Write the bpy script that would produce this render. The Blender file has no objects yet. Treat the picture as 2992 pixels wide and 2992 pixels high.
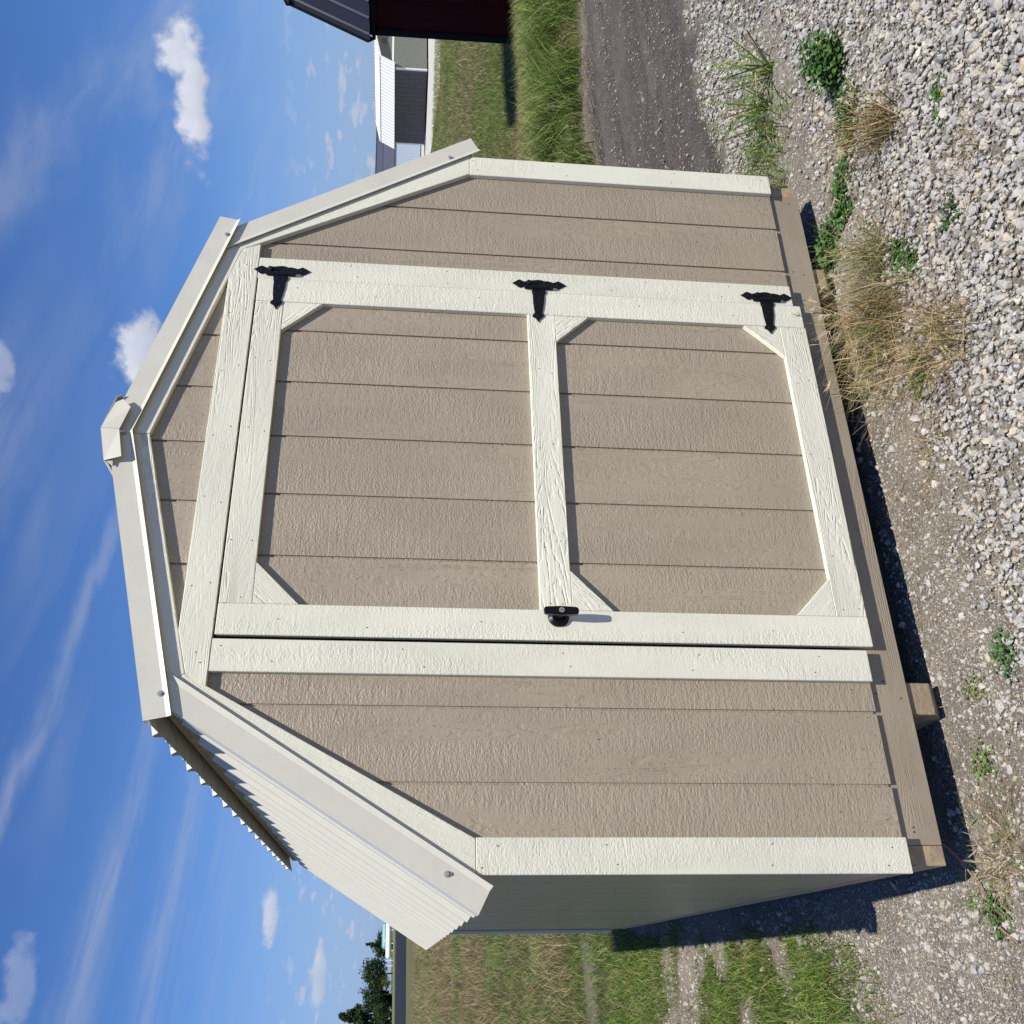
import bpy, bmesh, math, random
import numpy as np
from mathutils import Matrix, Vector

random.seed(7)
rng = np.random.default_rng(7)
scene = bpy.context.scene
COL = scene.collection
R = math.radians

# ------------------------------------------------------------------ camera
# The photograph lies on its side: world "up" points to the picture's left.
CAM = Vector((-1.4552, -2.3796, 1.5956))
AX_R = Vector((0.9022, -0.4311, 0.0123))     # to the right, in the upright view
AX_F = Vector((0.4309, 0.8975, -0.0938))
AX_F.normalize(); AX_R = (AX_R - AX_R.dot(AX_F) * AX_F).normalized()
AX_U = AX_R.cross(AX_F)
cd = bpy.data.cameras.new('camera')
cam = bpy.data.objects.new('camera', cd); COL.objects.link(cam)
m = Matrix((-AX_U, AX_R, -AX_F)).transposed().to_4x4()
m.translation = CAM
cam.matrix_world = m
cd.sensor_width = 36.0
cd.lens = 2610.63 / 2992 * 36.0
cd.shift_x = (1496 - 1404.04) / 2992
cd.shift_y = (1592.2 - 1496) / 2992
cd.clip_start = 0.05
cd.clip_end = 5000
scene.camera = cam

# ------------------------------------------------------------------ world, sun, exposure
SUN_DIR = Vector((0.07, -1.0, 1.92)).normalized()
SUN_EL = math.asin(SUN_DIR.z)
SKY_STRENGTH = 0.068
CUMULUS = [  # direction of the cloud's middle, half width, half height (radians), opacity
    ((0.770, 0.606, 0.196), 0.066, 0.021, 0.95), ((0.788, 0.580, 0.206), 0.030, 0.027, 0.95),
    ((0.5873, 0.7648, 0.262), 0.038, 0.030, 0.93), ((0.5400, 0.7488, 0.390), 0.030, 0.022, 0.50),
    ((0.0535, 0.9909, 0.1205), 0.038, 0.0125, 0.75), ((-0.001, 0.9975, 0.0701), 0.030, 0.010, 0.6),
    ((-0.0041, 0.9422, 0.3349), 0.042, 0.022, 0.32)]
w = bpy.data.worlds.new('World'); scene.world = w; w.use_nodes = True
nt = w.node_tree; N = nt.nodes; Lk = nt.links
for n in list(N): N.remove(n)
def nd(tree, typ, **kw):
    n = tree.nodes.new(typ)
    for k, v in kw.items(): setattr(n, k, v)
    return n
def mth(tree, op, a=None, b=None, c=None, clamp=False):
    n = tree.nodes.new('ShaderNodeMath'); n.operation = op; n.use_clamp = clamp
    for i, v in enumerate((a, b, c)):
        if v is None: continue
        if isinstance(v, (int, float)): n.inputs[i].default_value = v
        else: tree.links.new(v, n.inputs[i])
    return n.outputs[0]
def vmath(tree, op, a=None, b=None):
    n = tree.nodes.new('ShaderNodeVectorMath'); n.operation = op
    for i, v in enumerate((a, b)):
        if v is None: continue
        if isinstance(v, (tuple, list, Vector)): n.inputs[i].default_value = tuple(v)
        else: tree.links.new(v, n.inputs[i])
    return n
def sstep(tree, v, lo, hi, a=0.0, b=1.0):
    n = tree.nodes.new('ShaderNodeMapRange'); n.interpolation_type = 'SMOOTHSTEP'
    tree.links.new(v, n.inputs['Value'])
    n.inputs['From Min'].default_value = lo; n.inputs['From Max'].default_value = hi
    n.inputs['To Min'].default_value = a; n.inputs['To Max'].default_value = b
    return n.outputs['Result']
def noise(tree, vec, scale, detail=3.0, rough=0.55, dist=0.0):
    n = tree.nodes.new('ShaderNodeTexNoise'); n.inputs['Scale'].default_value = scale
    n.inputs['Detail'].default_value = detail; n.inputs['Roughness'].default_value = rough
    n.inputs['Distortion'].default_value = dist
    if vec is not None: tree.links.new(vec, n.inputs['Vector'])
    return n.outputs['Fac']
def mixc(tree, fac, a, b, mode='MIX'):
    n = tree.nodes.new('ShaderNodeMix'); n.data_type = 'RGBA'; n.blend_type = mode
    for sock, v in ((n.inputs[0], fac), (n.inputs[6], a), (n.inputs[7], b)):
        if isinstance(v, (int, float)): sock.default_value = v
        elif isinstance(v, (tuple, list)): sock.default_value = (*v[:3], 1.0)
        else: tree.links.new(v, sock)
    return n.outputs[2]
out = nd(nt, 'ShaderNodeOutputWorld'); bg = nd(nt, 'ShaderNodeBackground')
sky = nd(nt, 'ShaderNodeTexSky', sky_type='NISHITA', sun_disc=False)
sky.sun_elevation = SUN_EL
sky.sun_rotation = math.atan2(SUN_DIR.x, SUN_DIR.y)
sky.altitude = 200; sky.air_density = 1.0; sky.dust_density = 0.25; sky.ozone_density = 3.0
tc = nd(nt, 'ShaderNodeTexCoord'); D = vmath(nt, 'NORMALIZE', tc.outputs['Generated']).outputs[0]
sx = nd(nt, 'ShaderNodeSeparateXYZ'); Lk.new(D, sx.inputs[0])
dz = mth(nt, 'MAXIMUM', sx.outputs[2], 0.03)
px = mth(nt, 'DIVIDE', sx.outputs[0], dz); py = mth(nt, 'DIVIDE', sx.outputs[1], dz)
# cirrus: long thin streaks in a high flat layer
ca, sa = math.cos(R(24)), math.sin(R(24))
al = mth(nt, 'ADD', mth(nt, 'MULTIPLY', px, ca), mth(nt, 'MULTIPLY', py, sa))
ac = mth(nt, 'SUBTRACT', mth(nt, 'MULTIPLY', py, ca), mth(nt, 'MULTIPLY', px, sa))
cmb = nd(nt, 'ShaderNodeCombineXYZ'); Lk.new(mth(nt, 'MULTIPLY', al, 0.42), cmb.inputs[0]); Lk.new(mth(nt, 'MULTIPLY', ac, 1.5), cmb.inputs[1])
cmb2 = nd(nt, 'ShaderNodeCombineXYZ'); Lk.new(px, cmb2.inputs[0]); Lk.new(py, cmb2.inputs[1])
cir = noise(nt, cmb.outputs[0], 1.25, 3, 0.50, 0.55)
veil = noise(nt, cmb2.outputs[0], 0.55, 2, 0.5)
cmask = mth(nt, 'MULTIPLY', sstep(nt, cir, 0.45, 0.80), sstep(nt, veil, 0.36, 0.62, 0.15, 1.0))
cmask = mth(nt, 'MULTIPLY', mth(nt, 'MULTIPLY', cmask, 0.50), sstep(nt, sx.outputs[2], 0.07, 0.24))
# a few broad drawn-out streaks in the same layer
wobn = mth(nt, 'MULTIPLY', mth(nt, 'SUBTRACT', noise(nt, cmb2.outputs[0], 2.2, 4, 0.6), 0.5), 0.34)
acw = mth(nt, 'ADD', ac, wobn); stk = None
for c0, w0, o0 in ((0.86, 0.11, 0.32), (1.35, 0.18, 0.26), (2.11, 0.06, 0.45), (3.05, 0.16, 0.46), (3.92, 0.26, 0.32), (5.2, 0.25, 0.18)):
    e_ = mth(nt, 'DIVIDE', mth(nt, 'SUBTRACT', acw, c0), w0)
    g_ = mth(nt, 'MULTIPLY', mth(nt, 'EXPONENT', mth(nt, 'MULTIPLY', mth(nt, 'MULTIPLY', e_, e_), -1.0)), o0)
    stk = g_ if stk is None else mth(nt, 'MAXIMUM', stk, g_)
fine = noise(nt, cmb.outputs[0], 3.5, 4, 0.6, 0.4)
stk = mth(nt, 'MULTIPLY', mth(nt, 'MULTIPLY', stk, sstep(nt, fine, 0.30, 0.66, 0.25, 1.0)), sstep(nt, veil, 0.30, 0.55, 0.35, 1.0))
cmask = mth(nt, 'MAXIMUM', cmask, mth(nt, 'MULTIPLY', stk, sstep(nt, sx.outputs[2], 0.10, 0.22)))
skyc = mixc(nt, 1.0, sky.outputs[0], (0.66, 0.99, 1.52), 'MULTIPLY')
low = sstep(nt, sx.outputs[2], -0.02, 0.24, 1.0, 0.0)
skyc = mixc(nt, mth(nt, 'MULTIPLY', low, 0.80), skyc, (3.9, 5.3, 8.4))
c1 = mixc(nt, cmask, skyc, (5.6, 6.2, 7.8))
# cumulus
nA = nd(nt, 'ShaderNodeTexNoise'); nA.inputs['Scale'].default_value = 38; nA.inputs['Detail'].default_value = 6; nA.inputs['Roughness'].default_value = 0.55
Lk.new(D, nA.inputs['Vector'])
edge = mth(nt, 'SUBTRACT', nA.outputs['Fac'], 0.5)
nB = noise(nt, D, 12, 3, 0.5)
edge2 = mth(nt, 'SUBTRACT', nB, 0.5)
tot = None; topn = None
for (dv, A, B, OP) in CUMULUS:
    c = Vector(dv).normalized(); r_ = Vector((c.y, -c.x, 0)).normalized(); u_ = r_.cross(c)
    if u_.z < 0: u_ = -u_
    a = mth(nt, 'DIVIDE', vmath(nt, 'DOT_PRODUCT', D, r_).outputs['Value'], A)
    b = mth(nt, 'DIVIDE', vmath(nt, 'DOT_PRODUCT', D, u_).outputs['Value'], B)
    f = vmath(nt, 'DOT_PRODUCT', D, c).outputs['Value']
    # flatter underside: squeeze the lower half
    bb = mth(nt, 'MULTIPLY', b, mth(nt, 'ADD', 1.0, mth(nt, 'MULTIPLY', mth(nt, 'LESS_THAN', b, 0.0), 0.55)))
    q = mth(nt, 'SQRT', mth(nt, 'ADD', mth(nt, 'MULTIPLY', a, a), mth(nt, 'MULTIPLY', bb, bb)))
    q = mth(nt, 'SUBTRACT', mth(nt, 'ADD', 1.0, mth(nt, 'ADD', mth(nt, 'MULTIPLY', edge, 1.7), mth(nt, 'MULTIPLY', edge2, 1.3))), q)
    mk = mth(nt, 'MULTIPLY', sstep(nt, q, -0.04, 0.50), mth(nt, 'MULTIPLY', mth(nt, 'GREATER_THAN', f, 0.5), OP))
    tp = mth(nt, 'MULTIPLY', mk, sstep(nt, b, -0.7, 0.35))
    tot = mk if tot is None else mth(nt, 'MAXIMUM', tot, mk)
    topn = tp if topn is None else mth(nt, 'MAXIMUM', topn, tp)
# field of small fair-weather clouds low over the horizon, all the way round
azn = mth(nt, 'ARCTAN2', sx.outputs[0], sx.outputs[1])
lcb = nd(nt, 'ShaderNodeCombineXYZ'); Lk.new(mth(nt, 'MULTIPLY', azn, 34.0), lcb.inputs[0]); Lk.new(mth(nt, 'MULTIPLY', sx.outputs[2], 78.0), lcb.inputs[1])
lowf = noise(nt, lcb.outputs[0], 1.0, 4, 0.55)
lowm = mth(nt, 'MULTIPLY', sstep(nt, lowf, 0.545, 0.66), mth(nt, 'MULTIPLY', sstep(nt, sx.outputs[2], 0.012, 0.03), sstep(nt, sx.outputs[2], 0.13, 0.07)))
lowm = mth(nt, 'MULTIPLY', lowm, 0.62)
c1 = mixc(nt, lowm, c1, (7.4, 7.4, 8.6))
shade = mth(nt, 'ADD', mth(nt, 'MULTIPLY', topn, 0.75), mth(nt, 'MULTIPLY', edge, 0.9), clamp=True)
cc = mixc(nt, shade, (5.9, 6.5, 8.0), (10.0, 10.4, 11.4))
c2 = mixc(nt, tot, c1, cc)
Lk.new(c2, bg.inputs['Color']); bg.inputs['Strength'].default_value = SKY_STRENGTH
Lk.new(bg.outputs[0], out.inputs[0])
w.cycles.sampling_method = 'MANUAL'; w.cycles.sample_map_resolution = 512

sd = bpy.data.lights.new('sun', 'SUN'); sun = bpy.data.objects.new('sun', sd); COL.objects.link(sun)
sd.energy = 5.0; sd.angle = R(0.53); sd.color = (1.0, 0.945, 0.85)
sun.rotation_euler = SUN_DIR.to_track_quat('Z', 'Y').to_euler()
sun.location = (5, -20, 30)
vs = scene.view_settings
vs.view_transform = 'Standard'; vs.look = 'None'; vs.gamma = 1.0; vs.use_curve_mapping = False
vs.exposure = 0.22

# ------------------------------------------------------------------ helpers
def tag(o, label=None, cat=None, group=None, kind=None):
    if label: o['label'] = label
    if cat: o['category'] = cat
    if group: o['group'] = group
    if kind: o['kind'] = kind
    return o
def empty(name, loc=(0, 0, 0), rot=(0, 0, 0), parent=None):
    o = bpy.data.objects.new(name, None); COL.objects.link(o)
    o.location = loc; o.rotation_euler = rot; o.parent = parent
    o.empty_display_size = 0.2
    return o
def link(name, me, mat, parent=None, loc=(0, 0, 0), rot=(0, 0, 0)):
    o = bpy.data.objects.new(name, me); COL.objects.link(o)
    if mat is not None and len(me.materials) == 0: me.materials.append(mat)
    o.parent = parent; o.location = loc; o.rotation_euler = rot
    return o
def tri_mesh(name, V, F, colors=None, smooth=False):
    """numpy vertices (n,3), triangles (k,3), optional per vertex colour (n,3)"""
    me = bpy.data.meshes.new(name)
    V = np.ascontiguousarray(V, dtype=np.float32); F = np.ascontiguousarray(F, dtype=np.int32)
    me.vertices.add(len(V)); me.vertices.foreach_set('co', V.ravel())
    k = len(F); me.loops.add(k * 3); me.loops.foreach_set('vertex_index', F.ravel())
    me.polygons.add(k)
    me.polygons.foreach_set('loop_start', np.arange(0, k * 3, 3, dtype=np.int32))
    me.polygons.foreach_set('loop_total', np.full(k, 3, dtype=np.int32))
    me.polygons.foreach_set('use_smooth', np.full(k, smooth, dtype=bool))
    if colors is not None:
        ca_ = me.color_attributes.new('Col', 'FLOAT_COLOR', 'POINT')
        ca_.data.foreach_set('color', np.ascontiguousarray(np.c_[colors, np.ones(len(V))], dtype=np.float32).ravel())
    me.update(calc_edges=True)
    return me
class MB:
    def __init__(s): s.v = []; s.f = []
    def add(s, vs_, fs):
        b = len(s.v); s.v += [tuple(q) for q in vs_]; s.f += [tuple(i + b for i in f) for f in fs]; return s
    def box(s, x0, x1, y0, y1, z0, z1):
        return s.add([(x0, y0, z0), (x1, y0, z0), (x1, y1, z0), (x0, y1, z0), (x0, y0, z1), (x1, y0, z1), (x1, y1, z1), (x0, y1, z1)],
                     [(0, 3, 2, 1), (4, 5, 6, 7), (0, 1, 5, 4), (1, 2, 6, 5), (2, 3, 7, 6), (3, 0, 4, 7)])
    def prism(s, poly, y0, y1):
        """polygon in (x,z), extruded from y0 (front) to y1"""
        n = len(poly)
        ar = sum(poly[i][0] * poly[(i + 1) % n][1] - poly[(i + 1) % n][0] * poly[i][1] for i in range(n))
        if ar < 0: poly = poly[::-1]
        vs_ = [(x, y0, z) for x, z in poly] + [(x, y1, z) for x, z in poly]
        fs = [tuple(range(n)), tuple(range(2 * n - 1, n - 1, -1))]
        fs += [(i + n, (i + 1) % n + n, (i + 1) % n, i) for i in range(n)]
        return s.add(vs_, fs)
    def ring(s, c, axis, r0, r1, h, n=12, flat=1.0):
        """closed frustum from c along axis ('x','y','z' or vector)"""
        ax = {'x': Vector((1, 0, 0)), 'y': Vector((0, 1, 0)), 'z': Vector((0, 0, 1))}.get(axis, axis) if isinstance(axis, str) else Vector(axis)
        ax = ax.normalized(); t = ax.orthogonal().normalized(); b = ax.cross(t); c = Vector(c)
        vs_ = [c + r0 * (math.cos(2 * math.pi * i / n) * t + math.sin(2 * math.pi * i / n) * b) for i in range(n)]
        vs_ += [c + ax * h + r1 * (math.cos(2 * math.pi * i / n) * t + math.sin(2 * math.pi * i / n) * b) for i in range(n)]
        fs = [tuple(range(n - 1, -1, -1)), tuple(range(n, 2 * n))] + [(i, (i + 1) % n, (i + 1) % n + n, i + n) for i in range(n)]
        return s.add(vs_, fs)
    def mesh(s, name):
        me = bpy.data.meshes.new(name); me.from_pydata(s.v, [], s.f); me.update(); return me
    def build(s, name, mat, parent=None, loc=(0, 0, 0), rot=(0, 0, 0), bevel=0.0, seg=1, smooth=False):
        me = s.mesh(name)
        if bevel:
            bm = bmesh.new(); bm.from_mesh(me)
            bmesh.ops.recalc_face_normals(bm, faces=bm.faces)
            bmesh.ops.bevel(bm, geom=list(bm.edges), offset=bevel, segments=seg, affect='EDGES', clamp_overlap=True)
            bm.to_mesh(me); bm.free()
        if smooth: me.polygons.foreach_set('use_smooth', [True] * len(me.polygons))
        return link(name, me, mat, parent, loc, rot)

# ------------------------------------------------------------------ materials
MATS = {}
def new_mat(name):
    m_ = bpy.data.materials.new(name); m_.use_nodes = True
    t = m_.node_tree; b = t.nodes['Principled BSDF']; MATS[name] = m_
    return m_, t, b
def obj_coords(t, rnd=True):
    tc_ = t.nodes.new('ShaderNodeTexCoord')
    if not rnd: return tc_.outputs['Object']
    oi = t.nodes.new('ShaderNodeObjectInfo')
    mul = mth(t, 'MULTIPLY', oi.outputs['Random'], 47.0)
    cb = t.nodes.new('ShaderNodeCombineXYZ')
    for i in range(3): t.links.new(mul, cb.inputs[i])
    return vmath(t, 'ADD', tc_.outputs['Object'], cb.outputs[0]).outputs[0]
def scaled(t, v, s_): return vmath(t, 'MULTIPLY', v, s_).outputs[0]
def bump(t, b, h, dist, strength=1.0):
    bn = t.nodes.new('ShaderNodeBump'); bn.inputs['Distance'].default_value = dist; bn.inputs['Strength'].default_value = strength
    t.links.new(h, bn.inputs['Height']); t.links.new(bn.outputs[0], b.inputs['Normal']); return bn
def contour(t, v, s_, n, seedscale=1.0, detail=1.5):
    """cedar grain: contour lines of a stretched noise field"""
    f = noise(t, scaled(t, v, s_), seedscale, detail, 0.45, 0.3)
    p = mth(t, 'PINGPONG', mth(t, 'MULTIPLY', f, n), 0.5)
    return sstep(t, p, 0.06, 0.30)
def board_mat(name, col, grain, sawn, rough=0.5, dist=0.0022, var=0.05, lines=28):
    """painted, embossed engineered wood; local X runs along the board"""
    m_, t, b = new_mat(name); v = obj_coords(t)
    g1 = contour(t, v, (1.25, 1.0, 13.0), lines, 1.0, 1.6)
    g2 = noise(t, scaled(t, v, (16, 60, 210)), 1.0, 3, 0.6)
    brk = noise(t, scaled(t, v, (38, 40, 60)), 1.0, 2, 0.6)
    g1 = mth(t, 'ADD', 1.0, mth(t, 'MULTIPLY', mth(t, 'SUBTRACT', g1, 1.0), sstep(t, brk, 0.36, 0.62)))
    s1 = noise(t, scaled(t, v, (170, 90, 90)), 1.0, 3, 0.65)
    s2 = noise(t, scaled(t, v, (240, 240, 240)), 1.0, 2, 0.6)
    s3 = noise(t, scaled(t, v, (75, 40, 16)), 1.0, 2, 0.6)
    patch = sstep(t, noise(t, scaled(t, v, (1.3, 1, 9)), 1.0, 1), 0.44, 0.64)
    gg = mth(t, 'ADD', mth(t, 'MULTIPLY', g1, grain), mth(t, 'MULTIPLY', g2, grain * 0.9))
    ss = mth(t, 'ADD', mth(t, 'ADD', mth(t, 'MULTIPLY', s1, sawn * 1.3), mth(t, 'MULTIPLY', s3, sawn * 0.8)), mth(t, 'MULTIPLY', s2, sawn * 0.6))
    h = mth(t, 'ADD', mth(t, 'MULTIPLY', gg, mth(t, 'ADD', 0.30, patch)), mth(t, 'MULTIPLY', ss, mth(t, 'SUBTRACT', 1.30, patch)))
    bump(t, b, h, dist)
    big = noise(t, scaled(t, v, (3, 3, 6)), 1.0, 4, 0.6)
    oi_ = t.nodes.new('ShaderNodeObjectInfo')
    fac = mth(t, 'MULTIPLY', sstep(t, big, 0.3, 0.7, 1.0 - var, 1.0 + var), mth(t, 'ADD', 0.965, mth(t, 'MULTIPLY', oi_.outputs['Random'], 0.07)))
    cb = t.nodes.new('ShaderNodeCombineXYZ')
    for i in range(3): t.links.new(fac, cb.inputs[i])
    t.links.new(mixc(t, 1.0, col, cb.outputs[0], 'MULTIPLY'), b.inputs['Base Color'])
    b.inputs['Roughness'].default_value = rough; b.inputs['Specular IOR Level'].default_value = 0.45
    return m_
CREAM = (0.70, 0.685, 0.555); TAN = (0.352, 0.297, 0.218)
board_mat('cream_rail', CREAM, 0.85, 0.30, 0.5, 0.0014)
board_mat('cream_stile', CREAM, 0.10, 0.75, 0.5, 0.0018)
board_mat('tan_siding', TAN, 0.42, 0.78, 0.34, 0.0024, 0.05, 13)
board_mat('tan_rim', (0.315, 0.262, 0.19), 0.30, 0.10, 0.55, 0.0020, 0.10)
board_mat('dark_side', TAN, 0.35, 0.5, 0.5, 0.003)
def simple(name, col, rough=0.5, metal=0.0, nscale=None, ndist=0.0, var=0.0, vscale=3.0, spec=0.5):
    m_, t, b = new_mat(name); v = obj_coords(t)
    b.inputs['Roughness'].default_value = rough; b.inputs['Metallic'].default_value = metal
    b.inputs['Specular IOR Level'].default_value = spec
    if nscale: bump(t, b, noise(t, v, nscale, 4, 0.6), ndist)
    if var:
        f = sstep(t, noise(t, v, vscale, 4, 0.6), 0.3, 0.7, 1 - var, 1 + var)
        cb = t.nodes.new('ShaderNodeCombineXYZ')
        for i in range(3): t.links.new(f, cb.inputs[i])
        t.links.new(mixc(t, 1.0, col, cb.outputs[0], 'MULTIPLY'), b.inputs['Base Color'])
    else: b.inputs['Base Color'].default_value = (*col, 1)
    return m_
simple('roof_metal', (0.56, 0.545, 0.455), 0.38, 0, 6, 0.002, 0.025, 5)
simple('flashing_metal', (0.60, 0.58, 0.485), 0.36, 0, 5, 0.002, 0.03, 9)
simple('screw_zinc', (0.42, 0.42, 0.38), 0.4, 0.5)
simple('hinge_black', (0.004, 0.0045, 0.007), 0.45, 0, 120, 0.0006, spec=0.25)
simple('hinge_screw', (0.03, 0.03, 0.034), 0.25, 0.6)
simple('handle_black', (0.004, 0.004, 0.006), 0.3, spec=0.3)
simple('lock_steel', (0.62, 0.62, 0.63), 0.3, 0.9)
simple('nail_dark', (0.05, 0.045, 0.035), 0.6)
simple('raw_lumber', (0.36, 0.27, 0.165), 0.75, 0, 60, 0.003, 0.18, 22)
simple('interior', (0.05, 0.045, 0.04), 0.9)
simple('skid_timber', (0.30, 0.23, 0.15), 0.8, 0, 50, 0.004, 0.22, 16)
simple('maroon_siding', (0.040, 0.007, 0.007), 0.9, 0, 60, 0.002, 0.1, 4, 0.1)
simple('black_trim', (0.006, 0.006, 0.008), 0.7, spec=0.15)
simple('black_metal', (0.030, 0.033, 0.045), 0.35)
simple('grey_siding', (0.15, 0.155, 0.125), 0.6, 0, 40, 0.003, 0.08, 5)
simple('brown_siding', (0.085, 0.078, 0.075), 0.6, 0, 40, 0.003, 0.1, 5)
simple('white_trim', (0.72, 0.72, 0.68), 0.5)
simple('white_metal', (0.80, 0.80, 0.75), 0.4)
simple('blue_siding', (0.36, 0.43, 0.50), 0.55)
simple('blue_trim', (0.045, 0.055, 0.07), 0.5)
simple('slate_metal', (0.075, 0.08, 0.11), 0.4)
simple('tank_white', (0.82, 0.82, 0.82), 0.35)
simple('tank_teal', (0.13, 0.30, 0.33), 0.45)
simple('bark', (0.10, 0.075, 0.05), 0.9, 0, 8, 0.02, 0.2, 3)
def attr_mat(name, rough=0.7, transl=0.0, nscale=None, ndist=0.0):
    m_, t, b = new_mat(name)
    a = t.nodes.new('ShaderNodeAttribute'); a.attribute_name = 'Col'
    t.links.new(a.outputs['Color'], b.inputs['Base Color']); b.inputs['Roughness'].default_value = rough
    b.inputs['Specular IOR Level'].default_value = 0.3
    if nscale:
        v = obj_coords(t, False)
        f = noise(t, v, nscale, 4, 0.65); bump(t, b, f, ndist)
        cb = t.nodes.new('ShaderNodeCombineXYZ'); ff = sstep(t, f, 0.25, 0.75, 0.78, 1.18)
        for i in range(3): t.links.new(ff, cb.inputs[i])
        t.links.new(mixc(t, 1.0, a.outputs['Color'], cb.outputs[0], 'MULTIPLY'), b.inputs['Base Color'])
    if transl:
        tr = t.nodes.new('ShaderNodeBsdfTranslucent'); t.links.new(a.outputs['Color'], tr.inputs['Color'])
        mx = t.nodes.new('ShaderNodeMixShader'); mx.inputs[0].default_value = transl
        o_ = t.nodes['Material Output']
        t.links.new(b.outputs[0], mx.inputs[1]); t.links.new(tr.outputs[0], mx.inputs[2]); t.links.new(mx.outputs[0], o_.inputs[0])
    return m_
attr_mat('foliage', 0.6, 0.30)
attr_mat('straw', 0.7, 0.15)
attr_mat('stone', 0.85, 0.0, 160, 0.0025)
def ground_mat():
    m_, t, b = new_mat('ground_soil'); v = obj_coords(t, False)
    a = t.nodes.new('ShaderNodeAttribute'); a.attribute_name = 'Col'
    n1 = noise(t, v, 90, 5, 0.7); n2 = noise(t, v, 7, 4, 0.6); n3 = noise(t, v, 0.9, 4, 0.6)
    vo = t.nodes.new('ShaderNodeTexVoronoi'); vo.inputs['Scale'].default_value = 115; t.links.new(v, vo.inputs['Vector'])
    sp = t.nodes.new('ShaderNodeSeparateColor'); t.links.new(vo.outputs['Color'], sp.inputs[0])
    grit = mth(t, 'MULTIPLY', sstep(t, sp.outputs[0], 0.80, 0.90), sstep(t, vo.outputs['Distance'], 0.55, 0.30))
    f = mth(t, 'MULTIPLY', sstep(t, n1, 0.25, 0.75, 0.48, 1.50), mth(t, 'MULTIPLY', sstep(t, n2, 0.25, 0.75, 0.82, 1.18), sstep(t, n3, 0.3, 0.7, 0.88, 1.12)))
    cb = t.nodes.new('ShaderNodeCombineXYZ')
    for i in range(3): t.links.new(f, cb.inputs[i])
    base = mixc(t, 1.0, a.outputs['Color'], cb.outputs[0], 'MULTIPLY')
    am = t.nodes.new('ShaderNodeAttribute'); am.attribute_name = 'Grit'
    base = mixc(t, mth(t, 'MULTIPLY', grit, am.outputs['Fac']), base, (0.42, 0.39, 0.34))
    t.links.new(base, b.inputs['Base Color']); b.inputs['Roughness'].default_value = 0.95; b.inputs['Specular IOR Level'].default_value = 0.2
    h = mth(t, 'ADD', mth(t, 'MULTIPLY', n1, 0.7), mth(t, 'ADD', mth(t, 'MULTIPLY', n2, 2.0), mth(t, 'MULTIPLY', mth(t, 'MULTIPLY', grit, am.outputs['Fac']), 0.6)))
    bump(t, b, h, 0.016)
    return m_
ground_mat()
def asphalt_mat():
    m_, t, b = new_mat('asphalt'); v = obj_coords(t, False)
    f = sstep(t, noise(t, scaled(t, v, (0.05, 0.4, 1)), 1.0, 5, 0.7), 0.3, 0.7, 0.75, 1.25)
    cb = t.nodes.new('ShaderNodeCombineXYZ')
    for i in range(3): t.links.new(f, cb.inputs[i])
    t.links.new(mixc(t, 1.0, (0.024, 0.026, 0.036), cb.outputs[0], 'MULTIPLY'), b.inputs['Base Color']); b.inputs['Roughness'].default_value = 0.95; b.inputs['Specular IOR Level'].default_value = 0.05
asphalt_mat()
simple('pale_gravel', (0.46, 0.44, 0.40), 0.95, 0, 3, 0.02, 0.15, 1.5)

# ------------------------------------------------------------------ ground
def vnoise(x, y, scale, seed=0):
    x = np.asarray(x, float) * scale + seed * 17.3; y = np.asarray(y, float) * scale + seed * 7.7
    xi = np.floor(x).astype(np.int64); yi = np.floor(y).astype(np.int64); fx = x - xi; fy = y - yi
    fx = fx * fx * (3 - 2 * fx); fy = fy * fy * (3 - 2 * fy)
    def h(a, b_):
        n_ = (a * 374761393 + b_ * 668265263 + seed * 1274126177) & 0x7fffffff
        n_ = ((n_ ^ (n_ >> 13)) * 1274126177) & 0x7fffffff
        return ((n_ ^ (n_ >> 16)) & 0xffff) / 65535.0
    return (h(xi, yi) * (1 - fx) * (1 - fy) + h(xi + 1, yi) * fx * (1 - fy) + h(xi, yi + 1) * (1 - fx) * fy + h(xi + 1, yi + 1) * fx * fy)
def fbm(x, y, scale, seed=0): return (vnoise(x, y, scale, seed) + 0.5 * vnoise(x, y, scale * 2.1, seed + 1) + 0.25 * vnoise(x, y, scale * 4.3, seed + 2)) / 1.75
def ss(v, a, b_):
    t = np.clip((v - a) / (b_ - a), 0, 1); return t * t * (3 - 2 * t)
def height(x, y):
    x = np.asarray(x, float); y = np.asarray(y, float)
    near = 1 - ss(np.hypot(x, y), 12, 30)
    z = (fbm(x, y, 1.7, 3) - 0.5) * 0.030 * near + (fbm(x, y, 0.25, 9) - 0.5) * 0.06 * ss(np.hypot(x, y), 4, 12) * near
    z = z * ss(np.hypot(np.maximum(np.abs(x) - 1.25, 0), np.maximum(np.maximum(-y, y - 3.7), 0)), -0.01, 0.5)
    z += 0.10 * ss(y + 0.12 * (x - 4), 2.55, 3.3) * (1 - ss(y, 4.2, 5.6)) * ss(x, 2.2, 3.6)
    z -= 0.10 * ss(y, 4.6, 6.0) * (1 - ss(y, 12, 25)) * ss(x, 3.0, 6.0)
    z += 0.8 * np.clip((y - 102) / 98, 0, 1) + 0.45 * ss(y, 200, 208)
    return z
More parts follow.
